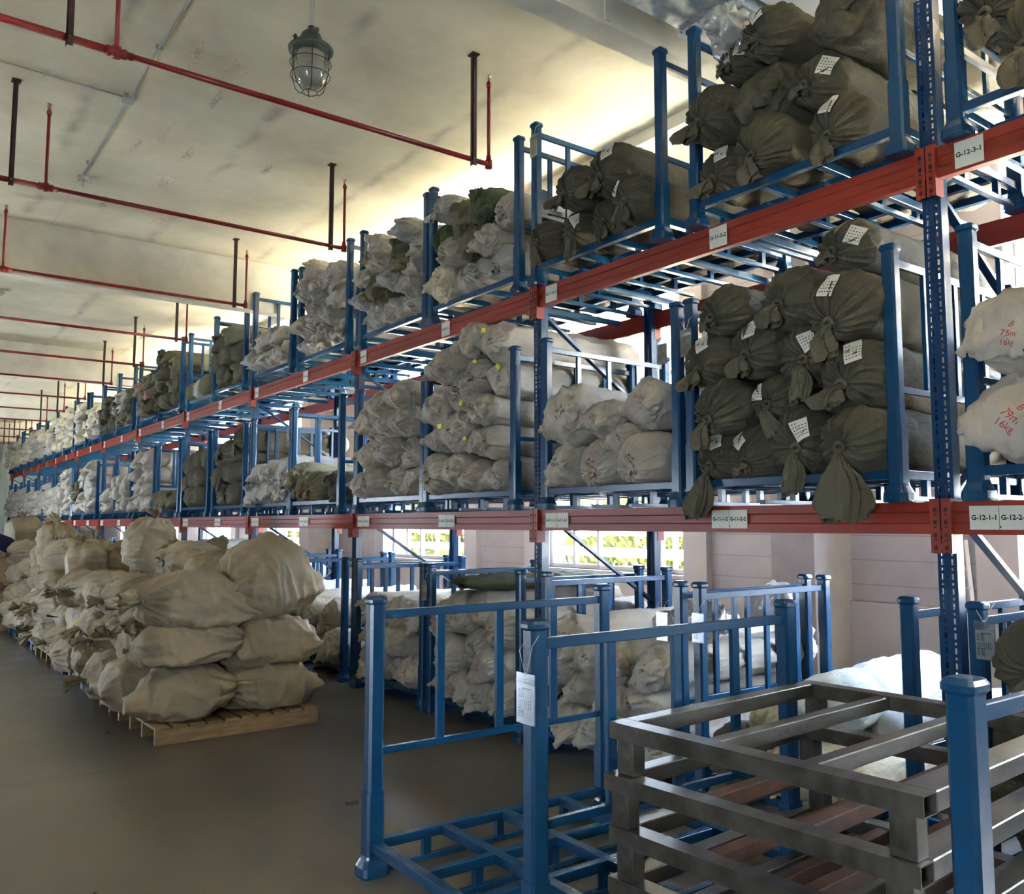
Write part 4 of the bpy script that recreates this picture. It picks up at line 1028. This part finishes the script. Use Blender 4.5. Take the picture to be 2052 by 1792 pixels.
for k in range(1, 21):
    y = 7.9 + .64*k
    for ci, x in enumerate((2.24, 3.02)):
        zt = H0; nl = 3 if sr.random() < .8 else 4
        if k in (1, 2) and ci == 0: nl = 3
        for l in range(nl):
            v = sr.randrange(10); sz = sr.uniform(.84, 1.04); top = l == nl-1
            yw = sr.choice([0, PI/2, -PI/2, PI, -PI/2]) + sr.uniform(-.3, .3) if not ci else sr.uniform(-.4, .4) + sr.choice([0, PI])
            if ci == 0 and sr.random() < .5: yw = sr.uniform(-.35, .35)
            px = x + sr.uniform(-.07, .07) + (0 if ci else .10*l*.4); hh = .40*sz
            lean = 0.
            tl = ['black', 'yellow', 'redtie', None, None, 'paper'][sr.randrange(6)]
            if top and sr.random() < .22:      # upright sack, its mouth up
                o = sack(px, y, zt + .33, yw, PI/2 * .92, v, '%s sack standing mouth up, %s, %s row from the front, %s' % ('beige', LAY[l], BIG[k-1], CO[ci]), (.80, .85, 1.25), sr.choice(['sack', 'sack2']), tl)
                o.location.x -= .22*math.cos(yw)*1; o.location.y -= .22*math.sin(yw)
            else:
                sack(px, y + sr.uniform(-.05, .05), zt, yw, sr.uniform(-.08, .08), v, '%s sack lying in the %s, %s row from the front, %s' % ('beige', LAY[l], BIG[k-1], CO[ci]), (.95*sz+.03, sz, sz*.92), sr.choice(['sack', 'sack', 'sack2']), tl, tail=sr.random() < .8)
            zt += hh*.90
# pallets under them
def wood_pallet():
    r = empty('wooden_pallet'); 
    for k in range(9):
        q = MB(); y = k*.137; q.box((0, y, .118), (1.42, y+.104, .14), .002); q.build('deck_board', M['wood'], r)
    for x in (0, .45, .90, 1.36):
        q = MB()
        if x == 0 or True:
            q.box((x, .0, .0), (x+.045, 1.20, .118), .002)
        q.build('stringer', M['wood'], r)
    return r
def front_pallet():
    r = empty('wooden_pallet')
    for k in range(10):
        q = MB(); x = k*.145; q.box((x, .02, .118), (x+.118, 1.19, .14), .002); q.build('deck_board', M['wood'], r)
    for y in (0, .38, .76, 1.16): q = MB(); q.box((0, y, 0), (1.43, y+.04, .118), .002); q.build('stringer', M['wood'], r)
    return r
def plastic_pallet():
    r = empty('plastic_pallet'); q = MB(); q.box((0, 0, .10), (1.40, 1.15, .14), .004)
    for k in range(1, 12): pass
    q.build('deck', M['bluepl'], r)
    for x in (0, .62, 1.26):
        for y in (0, .50, 1.01): q = MB(); q.box((x, y, 0), (x+.14, y+.14, .10), .004); q.build('foot', M['bluepl'], r)
    return r
PLW = ['nearest', 'second', 'third', 'fourth', 'fifth', 'sixth', 'seventh', 'eighth', 'ninth', 'tenth', 'eleventh', 'twelfth']
f0 = front_pallet(); pp = None
for k in range(11):
    y = 7.52 + k*1.235
    if k in (0, 1, 4):
        o = f0 if k == 0 else copy_tree(f0); tag(o, 'pale wooden pallet under the sacks, %s in the row' % PLW[k], 'pallet', 'pallets under the sacks')
    else:
        if pp is None: pp = plastic_pallet(); o = pp
        else: o = copy_tree(pp)
        tag(o, 'dark blue plastic pallet under the sacks, %s in the row' % PLW[k], 'pallet', 'pallets under the sacks')
    o.location = (1.96, y, 0)
    if k == 0: o.rotation_euler = (0, 0, .02)

# crate with a navy sheet and pale bag at the far end of the sack row
q = MB(); q.box((-.45, -.55, 0), (.6, .55, 1.22), .006); cr = q.build('cardboard_crate', M['wood'], None, (1.55, 17.6, 0)); tag(cr, 'brown crate standing beside the sack row at the left edge', 'crate')
nu, nv = 40, 16; u = np.linspace(0, 2*PI, nu, endpoint=False); V = []
for i in range(nv): t = i/(nv-1); rr = math.cos(t*PI/2)**.6; V.append(np.stack([.62*rr*np.cos(u), .55*rr*np.sin(u), .42*math.sin(t*PI/2)*np.ones(nu)], 1))
V = np.array(V); N = normals(V); N = -N if (N[3]*V[3]).sum() < 0 else N; V = V + N*(pn(V, 2.5, 4)*.14 + crease(V, 4, 2)*.03)[..., None]; V[..., 2] = np.maximum(V[..., 2], 0)
M['navy'] = cloth('navy_sheet', (.012, .014, .055))
o = link('navy_sheet', grid_mesh('navy_sheet', V), M['navy']); o.location = (1.6, 17.65, 1.22); tag(o, 'crumpled navy blue sheet heaped on the crate at the left edge', 'sheet')

# loose things: long pale roll on the floor cages, dark green sheet on white rolls, plastic bags
def blob(name, L, W, H, m, loc, rz, seed, label, cat, amp=.05, fq=1.):
    nu, nv = 48, 40; u = np.linspace(0, 2*PI, nu, endpoint=False); V = []
    for i in range(nv):
        t = i/(nv-1); f = (max(0, 1-abs(2*t-1)**6)) ** .4 * .97 + .03; V.append(np.stack([np.full(nu, -L/2+L*t), W/2*f*np.cos(u), H/2*f*np.sin(u)], 1))
    V = np.array(V); N = normals(V); N = -N if (N[20]*V[20]).sum() < 0 else N
    V = V + N*(pn(V, 2.6*fq, seed)*amp + crease(V, 5*fq, seed+1)*amp*.4 + pn(V, 11*fq, seed+2)*amp*.35)[..., None]
    o = link(name, grid_mesh(name, V), m); o.location = loc; o.rotation_euler = (0, 0, rz); return tag(o, label, cat)
M['paleblue'] = cloth('pale_blue_white_plastic_cloth', (.52, .58, .56)); M['clearp'] = glassy('crinkled_clear_plastic', (.82, .85, .87), .22, .2)
nt = M['clearp'].node_tree; df = nd(nt, 'ShaderNodeBsdfDiffuse'); df.inputs[0].default_value = (.6, .6, .58, 1); m3 = nd(nt, 'ShaderNodeMixShader'); m3.inputs[0].default_value = .35
o_ = nt.nodes['Material Output']; pv = o_.inputs[0].links[0].from_socket; nt.links.new(pv, m3.inputs[1]); nt.links.new(df.outputs[0], m3.inputs[2]); nt.links.new(m3.outputs[0], o_.inputs[0])
blob('folded_green_sheet', 1.7, .62, .12, M['green'], (5.05, 6.50, 1.28), .03, 5, 'dark green sheet folded over the white rolls of cage G-10-1-2', 'sheet', .04)
blob('fabric_roll', 1.9, .40, .38, M['paleblue'], (5.45, 3.25, .70), .08, 9, 'thick pale blue-white roll lying across the low cage G-11-1-2', 'fabric roll', .03)
blob('fabric_roll', 1.7, .34, .30, M['white_s'], (5.9, 2.95, .50), -.10, 12, 'greyish flattened roll behind the steel frames near the floor', 'fabric roll', .05)
blob('plastic_bag', .60, .42, .14, M['clearp'], (4.9, 4.35, 1.10), .3, 15, 'crinkled clear plastic bag on white rolls of cage G-11-1-1', 'plastic bag', .12, 1.6)
blob('plastic_bag', .5, .3, .6, M['clearp'], (6.15, 4.55, .95), 1.2, 17, 'clear plastic bag hanging behind the floor cage rear posts', 'plastic bag', .12, 1.6)
blob('plastic_bag', .24, .18, .20, M['clearp'], (4.30, 3.42, 5.0), .5, 19, 'clear plastic bag on top of the olive rolls, upper shelf', 'plastic bag', .16, 2.4)
# white wire stool frame leaning at the wall
q = MB(); q.bar((0, 0, 0), (.12, .10, .62), .03, .03); q.bar((0, .28, 0), (.12, .30, .62), .03, .03); q.bar((.03, .02, .2), (.03, .28, .2), .02, .02); q.bar((.09, .08, .5), (.09, .30, .5), .02, .02); q.bar((.06, .06, .35), (.09, .30, .5), .02, .02)
tag(q.build('plastic_stand', M['frame'], None, (7.80, 3.75, 1.036)), 'small white plastic stand leaning on the wall ledge', 'stand')
